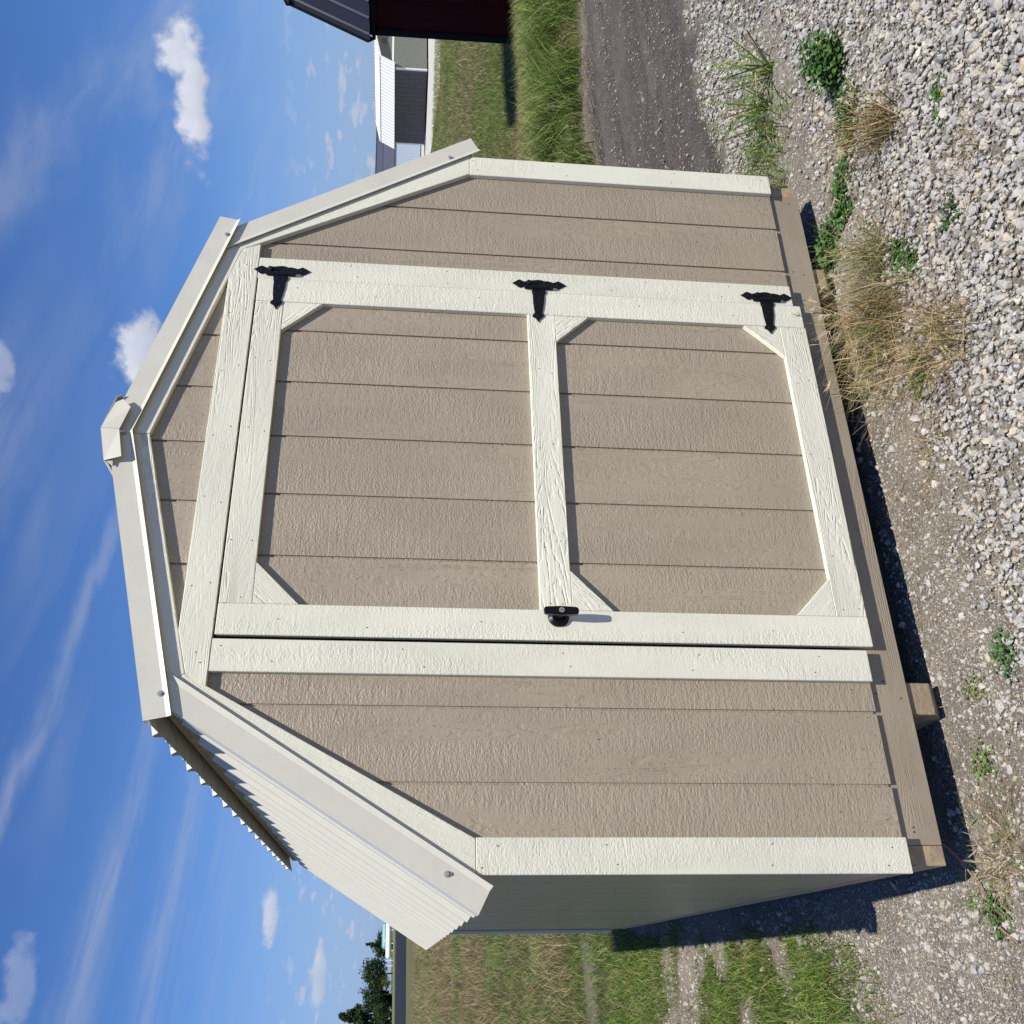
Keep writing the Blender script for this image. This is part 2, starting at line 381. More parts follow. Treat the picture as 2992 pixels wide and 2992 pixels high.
def regions(x, y):
    """weights: track (dark dirt), coarse gravel, grass, fine grit"""
    x = np.asarray(x, float); y = np.asarray(y, float)
    wob = (fbm(x, y, 2.2, 21) - 0.5) * 0.35; wob2 = (fbm(x, y, 6.0, 31) - 0.5) * 0.16
    yy = y + wob + wob2
    right = ss(x + wob, 1.25, 1.6)
    track = right * ss(yy, 0.72 + 0.0 * x, 0.84) * (1 - ss(yy - 0.05 * (5 - x), 2.55, 2.75))
    farg = right * ss(yy - 0.05 * (5 - x), 2.60, 2.85)
    coarse_front = 1 - ss(yy - 0.10 * np.clip(x, -1.2, 1.2), -0.50, -0.12)
    coarse_front = coarse_front * ss(x + 0.9 * (y + 0.3) * 0 + wob, -1.6, -0.9)
    coarse_right = right * ss(yy, 0.30, 0.42) * (1 - ss(yy, 0.66, 0.80)) * ss(x + wob, 1.55, 1.95)
    coarse_near = ss(x - 1.1 + wob, 0.0, 0.5) * (1 - ss(yy, -0.14, -0.02))
    coarse_rr = ss(x + wob, 2.15, 2.7) * (1 - ss(yy, 0.66, 0.80))
    coarse = np.clip(np.maximum.reduce([coarse_front, coarse_right, coarse_near, coarse_rr]), 0, 1)
    left = 1 - ss(x + wob * 0.5, -1.35, -1.22)
    gl = left * ss(yy + 0.25 * (x + 1.4) + 0.5 * (fbm(x, y, 4.5, 43) - 0.5), 0.55, 1.25) * ss(fbm(x, y, 3.6, 41), 0.28, 0.52)
    gl = gl * (1 - (1 - ss(-x + 0.5 * (fbm(x, y, 5.0, 44) - 0.5), 1.34, 1.52)) * (1 - ss(y, 2.7, 3.2)))
    gl = gl * (1 - 0.8 * ss(yy + wob, 2.95, 3.15) * (1 - ss(yy + wob, 3.35, 3.6)) * ss(fbm(x, y, 5.5, 45), 0.3, 0.5))          # bare strip
    gl = np.where(y > 3.6, np.maximum(gl, left * ss(fbm(x, y, 1.1, 47), 0.22, 0.36)), gl)
    back = ss(y, 3.8, 4.3)
    grass = np.clip(np.maximum.reduce([farg, gl, back * (1 - right), ss(y, 5.0, 5.6)]), 0, 1)
    bare = ss(yy, 5.2, 5.35) * (1 - ss(yy, 5.75, 5.9)) * (1 - ss(x, 0.5, 1.5)) * 0.55
    grass = grass * (1 - bare)
    grass = np.maximum(grass, 1 - ss(x, -7, -4))
    grass = np.where(np.hypot(x, y) > 9, np.where(y > -4, 1.0, grass), grass)
    return track, coarse, grass
def axis_pts(lo, hi, fine_lo, fine_hi, step, grow):
    a = list(np.arange(fine_lo, fine_hi + 1e-6, step))
    s_ = step; v = a[-1]
    while v < hi: s_ *= grow; v += s_; a.append(v)
    s_ = step; v = a[0]
    while v > lo: s_ *= grow; v -= s_; a.insert(0, v)
    return np.array(a)
gx = axis_pts(-2500, 2500, -3.2, 6.5, 0.045, 1.10)
gy = axis_pts(-600, 3500, -2.0, 6.0, 0.045, 1.085)
GX, GY = np.meshgrid(gx, gy); GZ = height(GX, GY)
tr_, co_, gr_ = regions(GX, GY)
C_soil = np.array((0.215, 0.188, 0.148)); C_track = np.array((0.088, 0.077, 0.070)); C_grav = np.array((0.19, 0.17, 0.14))
patch_ = fbm(GX, GY, 0.5, 51)[..., None]; patch2 = fbm(GX, GY, 0.12, 55)[..., None]
C_gr = np.array((0.055, 0.060, 0.022)) * (1 - patch_) + np.array((0.105, 0.080, 0.042)) * patch_
far_ = ss(np.hypot(GX, GY), 14, 45)[..., None]
C_gr = C_gr * (1 - far_) + far_ * (np.array((0.085, 0.090, 0.036)) * (1 - patch2) + np.array((0.15, 0.115, 0.065)) * patch2)
verge = (ss(GY, 92, 94) * (1 - ss(GY, 300, 400)))[..., None]
C_gr = C_gr * (1 - verge) + verge * np.array((0.09, 0.115, 0.035))
C = C_soil * np.ones(GX.shape + (3,))
C = C * (1 - tr_[..., None]) + C_track * tr_[..., None]
C = C * (1 - co_[..., None]) + C_grav * co_[..., None]
C = C * (1 - gr_[..., None]) + C_gr * gr_[..., None]
# wheel tracks pressed into the dirt
streak = (vnoise(GX * 0.5, GY * 9.0, 1.0, 63) - 0.5) + 0.6 * (vnoise(GX * 1.3, GY * 21.0, 1.0, 64) - 0.5)
C *= (1 + 0.32 * streak * tr_)[..., None]; GZ += 0.020 * streak * tr_ + 0.018 * (fbm(GX, GY, 7.0, 66) - 0.5) * tr_
for yc, dep in ((1.35, 0.02), (2.2, 0.04), (2.38, -0.02)):
    g_ = np.exp(-((GY - yc - 0.05 * (fbm(GX, GY, 1.2, 61) - 0.5) * 6) / 0.07) ** 2) * tr_
    GZ -= dep * g_; C *= (1 - 0.12 * np.sign(dep) * g_[..., None])
grit_ = np.clip(1 - gr_ - 0.4 * tr_, 0, 1) * (1 - ss(np.hypot(GX, GY), 8, 14))
ny, nx = GX.shape
idx = np.arange(nx * ny).reshape(ny, nx)
quads = np.stack([idx[:-1, :-1], idx[:-1, 1:], idx[1:, 1:], idx[1:, :-1]], -1).reshape(-1, 4)
qtr = (tr_[:-1, :-1] + tr_[1:, 1:] + tr_[:-1, 1:] + tr_[1:, :-1]).reshape(-1) / 4 > 0.5
Vg = np.stack([GX, GY, GZ], -1).reshape(-1, 3); Cg = C.reshape(-1, 3); Gg = grit_.reshape(-1)
def sheet(name, qs):
    used = np.unique(qs); rem = np.full(len(Vg), -1); rem[used] = np.arange(len(used)); q = rem[qs]
    me = tri_mesh(name, Vg[used], np.concatenate([q[:, [0, 1, 2]], q[:, [0, 2, 3]]]), Cg[used], True)
    at = me.attributes.new('Grit', 'FLOAT', 'POINT'); at.data.foreach_set('value', np.ascontiguousarray(Gg[used], dtype=np.float32))
    return link(name, me, MATS['ground_soil'])
tag(sheet('ground', quads[~qtr]), kind='structure')
tag(sheet('dirt_track', quads[qtr]), kind='structure')
def hsheet(name, x0, x1, y0, y1, mat, nx_=30, ny_=12, lift=0.02):
    xs = np.linspace(x0, x1, nx_); ys = np.linspace(y0, y1, ny_); X_, Y_ = np.meshgrid(xs, ys)
    Z_ = height(X_, Y_) + lift; i_ = np.arange(nx_ * ny_).reshape(ny_, nx_)
    q = np.stack([i_[:-1, :-1], i_[:-1, 1:], i_[1:, 1:], i_[1:, :-1]], -1).reshape(-1, 4)
    me = tri_mesh(name, np.stack([X_, Y_, Z_], -1).reshape(-1, 3), np.concatenate([q[:, [0, 1, 2]], q[:, [0, 2, 3]]]), None, True)
    return tag(link(name, me, MATS[mat]), kind='structure')
hsheet('asphalt_road', -120, 60, 102.5, 196, 'asphalt', 40, 20)
hsheet('road_shoulder', -120, 60, 197, 205, 'pale_gravel', 40, 6)
# pale gravel yard in front of the far sheds
ga = np.linspace(-8, 30, 40); P0 = Vector((40.5, 34.5, 0)); 
xs = []; F_ = []
for i, t_ in enumerate(np.linspace(0, 1, 40)):
    bx = 33.5 + (62 - 33.5) * t_; by = 21 + (62 - 21) * t_
    wv = 0.8 * math.sin(i * 1.7) + 0.5 * math.sin(i * 4.1)
    a = (bx - 1.5 + wv * 0.4 , by + 2 + wv * 0.4); b_ = (bx + 16, by - 8)
    for k in range(5):
        X_ = a[0] + (b_[0] - a[0]) * k / 4; Y_ = a[1] + (b_[1] - a[1]) * k / 4
        xs.append((X_, Y_, float(height(X_, Y_)) + 0.03))
    if i:
        for k in range(4):
            q = (i - 1) * 5 + k
            F_ += [(q, q + 5, q + 6), (q, q + 6, q + 1)]
tag(link('gravel_yard', tri_mesh('gravel_yard', np.array(xs), np.array(F_)), MATS['pale_gravel']), kind='structure')

# ------------------------------------------------------------------ the shed
shed = empty('storage_shed', (0, 0, 0.17), (0, R(1.0), 0))
tag(shed, 'tan gambrel roofed storage shed with cream trim and one framed door', 'shed')
Lsh = 3.66; W = 1.258; KX, KZ = 0.747, 1.972; PZI = 2.170; SLOPE_U = 0.265
def plank(name, poly, y0, y1, ang, mat, parent=shed, bevel=0.0016):
    """board from an (x,z) outline; its local X runs along angle ang"""
    cx = sum(p[0] for p in poly) / len(poly); cz = sum(p[1] for p in poly) / len(poly)
    ca_, sa_ = math.cos(ang), math.sin(ang)
    loc = [((x - cx) * ca_ + (z - cz) * sa_, -(x - cx) * sa_ + (z - cz) * ca_) for x, z in poly]
    return MB().prism(loc, y0, y1).build(name, MATS[mat], parent, (cx, 0, cz), (0, -ang, 0), bevel)
def rect(x0, x1, z0, z1): return [(x0, z0), (x1, z0), (x1, z1), (x0, z1)]
UP = math.pi / 2
GW = 0.0085    # groove between siding boards
def roofline(x):
    x = abs(x)
    return PZI + 0.045 - SLOPE_U * x if x < KX + 0.02 else (PZI + 0.045 - SLOPE_U * (KX + 0.02)) - (x - KX - 0.02) * 1.86
def wall_poly(x0, x1, zb):
    brk = sorted(v for v in (-(KX + 0.02), 0.0, KX + 0.02) if x0 < v < x1)
    return [(x0, zb), (x1, zb)] + [(x, roofline(x)) for x in [x1] + brk[::-1] + [x0]]
# front wall: backing sheets and grooved boards
fw = MB()
fw.prism(wall_poly(-W + 0.02, -0.655, 0.055), 0.0062, 0.012)
fw.prism(wall_poly(0.640, W - 0.02, 0.055), 0.0062, 0.012)
fw.prism(wall_poly(-0.654, 0.639, 1.925), 0.0062, 0.012)
fwo = fw.build('front_wall', MATS['tan_siding'], shed)
gro = [-0.0135 + 0.2032 * k for k in range(-7, 8)]
def boards(lo, hi, zb, par):
    cuts = [lo] + [g for g in gro if lo + 0.01 < g < hi - 0.01] + [hi]
    for a, b_ in zip(cuts[:-1], cuts[1:]):
        a2 = a + (GW / 2 if a != lo else 0); b2 = b_ - (GW / 2 if b_ != hi else 0)
        plank('siding_board', wall_poly(a2, b2, zb), 0.0, 0.011, UP, 'tan_siding', par, 0.0)
boards(-W + 0.018, -0.650, 0.050, fwo); boards(0.634, W - 0.018, 0.050, fwo); boards(-0.649, 0.633, 1.92, fwo)
# side and back walls
def side_wall(x, sgn):
    o = MB().box(x - 0.012 if sgn > 0 else x + 0.0035, x - 0.0035 if sgn > 0 else x + 0.012, 0.012, Lsh, 0.02, 1.205).build('side_wall', MATS['dark_side'], shed)
    n_ = 18
    for k in range(n_):
        y0 = 0.012 + k * 0.2032; y1 = min(y0 + 0.2032 - 0.007, Lsh)
        me = MB().box(-0.59, 0.59, -(y1 - y0) / 2, (y1 - y0) / 2, -0.0035, 0.0035)
        me.build('siding_board', MATS['tan_siding'], o, (x - 0.0035 * sgn, (y0 + y1) / 2, 0.61), (0, -UP, 0), 0.001)
side_wall(-1.240, -1); side_wall(1.240, 1)
bw = MB().prism(wall_poly(-W + 0.02, W - 0.02, 0.02), Lsh, Lsh + 0.011).build('back_wall', MATS['tan_siding'], shed)
MB().box(-1.2, 1.2, 0.05, Lsh - 0.02, 0.055, 0.075).build('floor', MATS['interior'], shed)
# corner boards
for s_ in (-1, 1):
    x0, x1 = (-W, -W + 0.091) if s_ < 0 else (W - 0.091, W)
    plank('corner_board', rect(x0, x1, 0.049, 1.1945), -0.018, -0.0002, UP, 'cream_stile')
    MB().box(-0.575, 0.575, -0.045, 0.045, -0.009, 0.009).build('corner_board', MATS['cream_stile'], shed, (s_ * 1.2505, Lsh - 0.035, 0.62), (0, -UP, 0), 0.0015)
# rake boards (under the metal edge)
ix0, iz0 = 1.170, 1.1955
dl = Vector((KX - ix0, KZ - iz0)).normalized(); nl = Vector((-dl.y, dl.x)); nl = nl if nl.x > 0 else -nl
du = Vector((-KX, PZI - KZ)).normalized(); nu = Vector((du.y, -du.x)); nu = nu if nu.y > 0 else -nu
bis = (nl + nu).normalized(); kn = bis * (0.089 / bis.dot(nu))
for s_ in (-1, 1):
    low_ = [(ix0, iz0), (KX, KZ), (KX + kn.x, KZ + kn.y), (ix0 + (0.089 / nl.x), iz0)]
    upp = [(KX - 0.0006, KZ + 0.0004), (0.0006, PZI), (0.0006, PZI + 0.089 / nu.y), (KX + kn.x - 0.0006, KZ + kn.y + 0.0004)]
    plank('rake_board', [(s_ * x, z) for x, z in low_], -0.018, -0.0003, math.atan2(dl.y, s_ * dl.x), 'cream_rail')
    plank('rake_board', [(s_ * x, z) for x, z in upp], -0.0178, -0.0003, math.atan2(du.y, s_ * du.x), 'cream_rail')
# header, jambs
plank('header_board', [(-0.781, 1.912), (-KX - 0.001, KZ - 0.002), (-0.624, 2.004), (0.624, 2.004), (KX + 0.001, KZ - 0.002), (0.774, 1.912)], -0.0192, -0.0004, 0, 'cream_rail')
plank('jamb_board', rect(-0.7395, -0.6465, 0.050, 1.9112), -0.018, -0.0004, UP, 'cream_stile')
plank('jamb_board', rect(0.6266, 0.7155, 0.055, 1.9112), -0.018, -0.0004, UP, 'cream_stile')
# the door
door = MB().prism(rect(-0.625, 0.618, 0.036, 1.900), 0.0062, 0.030).build('door', MATS['tan_siding'], shed)
dg = [-0.633, -0.387, -0.1838, 0.0194, 0.2226, 0.4258, 0.625]
for a, b_ in zip(dg[:-1], dg[1:]):
    plank('siding_board', rect(a + GW / 2, b_ - GW / 2, 0.030, 1.903), 0.0, 0.011, UP, 'tan_siding', door, 0.0)
YF = -0.0185
plank('stile', rect(-0.6350, -0.5425, 0.027, 1.9065), YF, -0.0003, UP, 'cream_stile', door)
plank('stile', rect(0.5305, 0.6262, 0.031, 1.9065), YF, -0.0003, UP, 'cream_stile', door)
plank('rail', rect(-0.5420, 0.5300, 1.8150, 1.9060), YF + 0.0004, -0.0003, 0, 'cream_rail', door)
plank('rail', rect(-0.5420, 0.5300, 0.9100, 1.0030), YF + 0.0004, -0.0003, 0, 'cream_rail', door)
plank('rail', rect(-0.5420, 0.5300, 0.0275, 0.1205), YF + 0.0004, -0.0003, 0, 'cream_rail', door)
def gus(p, ang): plank('corner_gusset', p, YF + 0.0008, -0.0003, ang, 'cream_rail', door)
gus([(-0.5418, 1.8145), (-0.414, 1.8145), (-0.5418, 1.686)], R(45)); gus([(0.5298, 1.8145), (0.5298, 1.686), (0.413, 1.8145)], R(-45))
gus([(-0.5418, 0.9095), (-0.416, 0.9095), (-0.5418, 0.788)], R(45)); gus([(0.5298, 0.9095), (0.5298, 0.793), (0.419, 0.9095)], R(-45))
gus([(-0.5418, 0.121), (-0.5418, 0.240), (-0.421, 0.121)], R(-45)); gus([(0.5298, 0.121), (0.404, 0.121), (0.5298, 0.249)], R(45))
for xa, xb in ((-0.675, -0.605), (0.600, 0.660)): MB().box(xa, xb, 0.0305, 0.050, 0.076, 1.93).build('door_gap_blocker', MATS['interior'], shed)  # added dark strips behind the door gaps: block light leaks, paint shade
MB().box(-0.675, 0.66, 0.0308, 0.0502, 1.8815, 1.96).build('door_gap_blocker', MATS['interior'], shed)  # added dark strip closing the top gap against light
# floor rim and skids
plank('rim_joist', rect(-1.1838, 1.1838, -0.065, 0.085), 0.0115, 0.049, 0, 'tan_rim')
for s_ in (-1, 1):
    MB().box(min(s_ * 1.1845, s_ * 1.2365), max(s_ * 1.1845, s_ * 1.2365), 0.0135, Lsh - 0.01, -0.066, 0.085).build('rim_joist', MATS['raw_lumber'], shed, bevel=0.002)
plank('rim_joist', rect(-1.180, 1.180, -0.065, 0.085), Lsh - 0.05, Lsh - 0.012, 0, 'tan_rim')
for xs_ in (-0.777, 0.0, 0.795):
    gz = -0.170 + xs_ * math.tan(R(1.0)) - 0.004
    if xs_ == 0.0: continue
    pr = [(0.022, -0.0655), (Lsh - 0.03, -0.0655), (Lsh - 0.03, gz), (0.075, gz), (0.022, gz + 0.045)]
    me = MB(); n_ = len(pr)
    vs_ = [(xs_ - 0.047, y, z) for y, z in pr] + [(xs_ + 0.047, y, z) for y, z in pr]
    me.add(vs_, [tuple(range(n_)), tuple(range(2 * n_ - 1, n_ - 1, -1))] + [(i + n_, (i + 1) % n_ + n_, (i + 1) % n_, i) for i in range(n_)])
    me.build('skid', MATS['skid_timber'], shed, bevel=0.003)

# ---- roof
roof = MB()
EX, EZ = 1.340, 1.186; TX, TZ = 0.848, 1.980          # lower slope line (outer)
UX, UZ = 0.884, 2.046; PK = 2.280                     # upper slope line
for s_ in (-1, 1):
    roof.prism([(s_ * 1.262, 1.215), (s_ * 0.820, 1.960), (s_ * 0.800, 1.950), (s_ * 1.240, 1.205)], 0.01, Lsh + 0.01)
    roof.prism([(s_ * 0.822, 2.040), (s_ * 0.0005, 2.258), (s_ * 0.0005, 2.241), (s_ * 0.822, 2.024)], 0.012, Lsh + 0.008)
    roof.prism([(s_ * 0.822, 2.023), (s_ * 0.800, 2.023), (s_ * 0.800, 1.965), (s_ * 0.822, 1.965)], 0.014, Lsh + 0.006)
roofo = roof.build('roof', MATS['raw_lumber'], shed)
def ribbed(name, p0, p1, y0, y1, mat, parent, pitch=0.2286, h=0.019, first=0.10, ext=0.0, minor=True, thick=0.0016):
    """metal sheet from eave p0 to top p1 (x,z); ribs run up the slope"""
    p0 = Vector(p0); p1 = Vector(p1); d = (p1 - p0).normalized(); n_ = Vector((-d.y, d.x)); n_ = n_ if n_.y > 0 else -n_
    prof = [(y0, 0.0)]; y = y0 + first
    while y < y1 - 0.02:
        prof += [(y - 0.026, 0), (y - 0.009, h), (y + 0.009, h), (y + 0.026, 0)]
        if minor:
            for q in (0.085, 0.135):
                if y + q + 0.012 < y1: prof += [(y + q - 0.010, 0), (y + q - 0.004, 0.004), (y + q + 0.004, 0.004), (y + q + 0.010, 0)]
        y += pitch
    prof.append((y1, 0.0)); prof = [p for p in prof if y0 <= p[0] <= y1]
    mb = MB(); k = len(prof); V_ = []
    for off in (0.0, -thick):
        for base in (p0, p1):
            V_ += [(base.x + n_.x * (hh + off), yy, base.y + n_.y * (hh + off)) for yy, hh in prof]
    fs = []
    for i in range(k - 1):
        fs += [(i, i + 1, k + i + 1, k + i), (2 * k + i, 3 * k + i, 3 * k + i + 1, 2 * k + i + 1),
               (i, 2 * k + i, 2 * k + i + 1, i + 1), (k + i, k + i + 1, 3 * k + i + 1, 3 * k + i)]
    fs += [(0, k, 3 * k, 2 * k), (k - 1, 3 * k - 1, 4 * k - 1, 2 * k - 1)]
    mb.add(V_, fs)
    return mb.build(name, MATS[mat], parent)
for s_ in (-1, 1):
    ribbed('roof_panel', (s_ * (EX - 0.006), EZ - 0.004), (s_ * (TX - 0.010), TZ - 0.002), -0.014, Lsh + 0.04, 'roof_metal', roofo, first=0.120)
    ribbed('roof_panel', (s_ * UX, UZ - 0.002), (s_ * 0.0008, PK - 0.008), -0.014, Lsh + 0.04, 'roof_metal', roofo, first=0.120)
# metal edge trim along the rakes: front face, kicked lip, top leg
def flashing(name, out_pts, in_pts, yf, lip_dir, leg=0.075, kick=0.010):
    """out_pts/in_pts: (x,z) at lower and upper end of outer and inner edge of the front face"""
    (ox0, oz0), (ox1, oz1) = out_pts; (jx0, jz0), (jx1, jz1) = in_pts
    lx, lz = lip_dir
    mb = MB()
    A = [(ox0, yf, oz0), (ox1, yf, oz1)]; B = [(jx0, yf, jz0), (jx1, yf, jz1)]
    Cc = [(jx0 + lx, yf - kick, jz0 + lz), (jx1 + lx, yf - kick, jz1 + lz)]
    Dd = [(ox0, yf + leg, oz0), (ox1, yf + leg, oz1)]
    H = [(c[0] - lx * 0.08, c[1] + 0.004, c[2] - lz * 0.08) for c in Cc]
    V_ = [Dd[0], A[0], B[0], Cc[0], H[0], Dd[1], A[1], B[1], Cc[1], H[1]]
    mb.add(V_, [(i, i + 1, i + 6, i + 5) for i in range(4)])
    o = mb.build(name, MATS['flashing_metal'], roofo)
    sm = o.modifiers.new('solid', 'SOLIDIFY'); sm.thickness = 0.0012; sm.offset = 0.0
    return o
YL = -0.0225
for s_ in (-1, 1):
    flashing('rake_flashing', [(s_ * 1.350, 1.190), (s_ * 0.822, 2.034)], [(s_ * 1.296, 1.162), (s_ * 0.752, 2.032)], YL, (-s_ * 0.011, -0.0085), 0.065, 0.005)
    flashing('rake_flashing', [(s_ * 0.880, 2.058), (s_ * 0.0, 2.291)], [(s_ * 0.868, 2.000), (s_ * 0.0, 2.2295)], YL - 0.0052 - (0.0012 if s_ < 0 else 0), (-s_ * 0.002, -0.0125), 0.065, 0.008)
# ridge cap with its folded front end
cap = MB()
for s_ in (-1, 1):
    cap.add([(0, -0.040, 2.306), (0, Lsh + 0.05, 2.306), (s_ * 0.112, Lsh + 0.05, 2.2795), (s_ * 0.112, -0.040, 2.2795)], [(0, 1, 2, 3)])
    cap.add([(s_ * 0.112, -0.040, 2.2795), (s_ * 0.112, Lsh + 0.05, 2.2795), (s_ * 0.122, Lsh + 0.05, 2.266), (s_ * 0.122, -0.038, 2.266)], [(0, 1, 2, 3)])
capo = cap.build('ridge_cap', MATS['flashing_metal'], roofo)
sm = capo.modifiers.new('solid', 'SOLIDIFY'); sm.thickness = 0.0012; sm.offset = 0
fl = MB()
fl.add([(0.090, -0.0405, 2.2795), (0.0, -0.0405, 2.3065), (-0.004, -0.0465, 2.250), (0.071, -0.050, 2.2285), (0.103, -0.043, 2.257)], [(0, 1, 2, 3, 4)])
fl.add([(-0.113, -0.0408, 2.2795), (-0.104, -0.054, 2.2275), (-0.006, -0.048, 2.2505), (-0.001, -0.0408, 2.3065)], [(0, 1, 2, 3)])
fl.add([(-0.113, -0.038, 2.274), (-0.128, -0.036, 2.254), (-0.108, -0.038, 2.2545)], [(0, 1, 2)])
flo = fl.build('ridge_cap_end', MATS['flashing_metal'], roofo)
sm = flo.modifiers.new('solid', 'SOLIDIFY'); sm.thickness = 0.001; sm.offset = 0
# hex screws
smb = MB(); smb.ring((0, 0, 0), (0, -1, 0), 0.0085, 0.0080, 0.0022, 14); smb.ring((0, -0.0022, 0), (0, -1, 0), 0.0052, 0.0050, 0.0048, 6)
sme = smb.mesh('screw'); sme.materials.append(MATS['screw_zinc'])
for (x, z, y) in ((0.798, 2.027, YL - 0.0058), (-0.008, 2.2395, YL - 0.0070), (1.240, 1.269, YL - 0.0006), (-0.807, 2.024, YL - 0.0070), (-1.256, 1.268, YL - 0.0006)):
    link('screw', sme, None, roofo, (x, y, z))

# ---- hinges
PLT = [(0, 0), (85, -45), (145, -85), (200, -104), (255, -85), (320, -52), (400, -70), (460, -95), (560, -97), (640, -112), (720, -122), (810, -112), (890, -88),
       (970, -95), (1060, -78), (1130, -56), (1190, -75), (1250, -107), (1300, -95), (1370, -55), (1475, 0),
       (1390, 45), (1320, 85), (1270, 106), (1215, 85), (1180, 60), (1150, 75), (330, 75), (290, 80), (250, 105), (200, 118), (150, 95), (110, 62)]
TNG = [(525, 170), (905, 170), (905, 255), (880, 285), (862, 300), (860, 380), (845, 520), (815, 660), (782, 790), (790, 815), (818, 850), (823, 880), (800, 905), (745, 945), (705, 985),
       (668, 1053), (640, 1000), (600, 950), (545, 925), (512, 905), (515, 880), (535, 850), (572, 815), (578, 790), (560, 660), (548, 520), (545, 380), (548, 300), (530, 280)]
KZs, KXs = 0.187 / 1475, 0.157e-3
def hpoly(pts): return [(-a * KXs, -t_ * KZs + 0.0935) for t_, a in pts]
hp_me = None
def make_hinge(z):
    global hp_me
    if hp_me is None:
        a = MB().prism(hpoly(PLT), -0.0025, 0).mesh('hinge'); b_ = MB().prism(hpoly(TNG), -0.0026, 0).mesh('hinge_strap')
        c = MB()
        c.ring((-0.0185, -0.006, 0.0935 - 330 * KZs), (0, 0, -1), 0.0068, 0.0068, 180 * KZs - 0.0005, 12)
        c.ring((-0.0185, -0.006, 0.0935 - 510 * KZs), (0, 0, -1), 0.0068, 0.0068, 410 * KZs - 0.0005, 12)
        c.ring((-0.0185, -0.006, 0.0935 - 920 * KZs), (0, 0, -1), 0.0068, 0.0068, 180 * KZs, 12)
        c = c.mesh('hinge_barrel')
        k = MB()                       # spring barrel cup
        k.ring((0.0, -0.002, 0.0935 - 460 * KZs), (-0.35, -1, 0.25), 0.0085, 0.0085, 0.014, 14)
        k.ring((0.0, -0.002, 0.0935 - 460 * KZs), (-0.35, -1, 0.25), 0.0055, 0.0055, 0.0165, 10)
        k = k.mesh('spring_cup')
        s1 = MB().ring((0, 0, 0), (0, -1, 0), 0.0045, 0.0026, 0.0024, 10).mesh('screw')
        for me_ in (a, b_, c, k, s1): me_.materials.append(MATS['hinge_screw' if me_ is s1 else 'hinge_black'])
        hp_me = (a, b_, c, k, s1)
    a, b_, c, k, s1 = hp_me
    h_ = link('hinge', a, None, shed, (0.6605, YF - 0.0006, z))
    link('hinge_strap', b_, None, h_, (0, -0.0004, 0)); link('hinge_barrel', c, None, h_); link('spring_cup', k, None, h_)
    for t_, q in ((200, 0), (1240, 0), (880, -25), (600, 260), (720, 440), (620, 590), (640, 890)):
        link('screw', s1, None, h_, (-q * KXs, -0.0028, -t_ * KZs + 0.0935))
for z in (1.8305, 0.958, 0.149): make_hinge(z)
# ---- T handle
hb = MB(); hb.ring((0, 0, 0), (0, -1, 0), 0.0310, 0.0300, 0.006, 32); hb.ring((0, -0.006, 0), (0, -1, 0), 0.0300, 0.021, 0.006, 32)
hd = hb.build('door_handle', MATS['handle_black'], shed, (-0.5640, YF - 0.0002, 0.952))
MB().ring((0, -0.012, 0), (0, -1, 0), 0.0125, 0.0105, 0.030, 20).build('handle_neck', MATS['handle_black'], hd, smooth=False)
gp = [(-0.0085, 0.049), (-0.0105, 0.045), (-0.0125, 0.012), (-0.0130, 0), (-0.0125, -0.012), (-0.0105, -0.045), (-0.0085, -0.049),
      (0.0085, -0.049), (0.0105, -0.045), (0.0125, -0.012), (0.0130, 0), (0.0125, 0.012), (0.0105, 0.045), (0.0085, 0.049)]
MB().prism(gp, -0.0560, -0.0400).build('handle_grip', MATS['handle_black'], hd, bevel=0.0035, seg=3)
lk = MB().ring((0, -0.0558, 0), (0, -1, 0), 0.0082, 0.0076, 0.0026, 24).build('lock_cylinder', MATS['lock_steel'], hd)
MB().box(-0.0010, 0.0010, -0.0590, -0.0570, -0.0035, 0.0035).build('keyhole', MATS['nail_dark'], hd)
# ---- nail heads, set in the boards
nl_ = MB()
def nail(x, z, y=-0.0186, r=0.0019):
    nl_.ring((x, y, z), (0, -1, 0), r, r * 0.8, 0.0006, 7)
rr = random.Random(3)
for xb in (-1.235, -1.19, 1.19, 1.235):
    for z in (0.11, 0.42, 0.86, 1.16): nail(xb + rr.uniform(-.006, .006), z + rr.uniform(-.03, .03))
for xb, zs in ((-0.715, (0.2, 0.55, 0.95, 1.35, 1.75)), (-0.670, (0.21, 0.56, 0.94, 1.37, 1.86)), (0.694, (0.25, 0.6, 1.25, 1.6)), (0.648, (0.33, 0.7, 1.3, 1.55))):
    for z in zs: nail(xb + rr.uniform(-.006, .006), z + rr.uniform(-.03, .03))
for x in (-0.70, -0.48, -0.22, 0.02, 0.26, 0.48, 0.66):
    nail(x + rr.uniform(-.02, .02), 1.935, -0.0198); nail(x + rr.uniform(-.02, .02), 1.985 if abs(x) < 0.6 else 1.95, -0.0198)
for zr in (1.84, 1.885, 0.935, 0.98, 0.05, 0.1):
    for x in (-0.525, -0.34, 0.02, 0.3, 0.515): nail(x + rr.uniform(-.02, .02), zr + rr.uniform(-.008, .008), -0.0187)
for x in (-0.595, 0.575):
    for z in (0.3, 0.62, 1.2, 1.5, 1.78): nail(x + rr.uniform(-.02, .02), z + rr.uniform(-.05, .05), -0.0191)
for x in (-1.12, -1.03, -0.93, -0.84, -0.76, 0.78, 0.9, 0.97, 1.08, 1.15):
    nail(x, 0.09 + rr.uniform(-.02, .03), -0.0006); nail(x + 0.02, 0.3 + rr.uniform(-.2, .7), -0.0006)
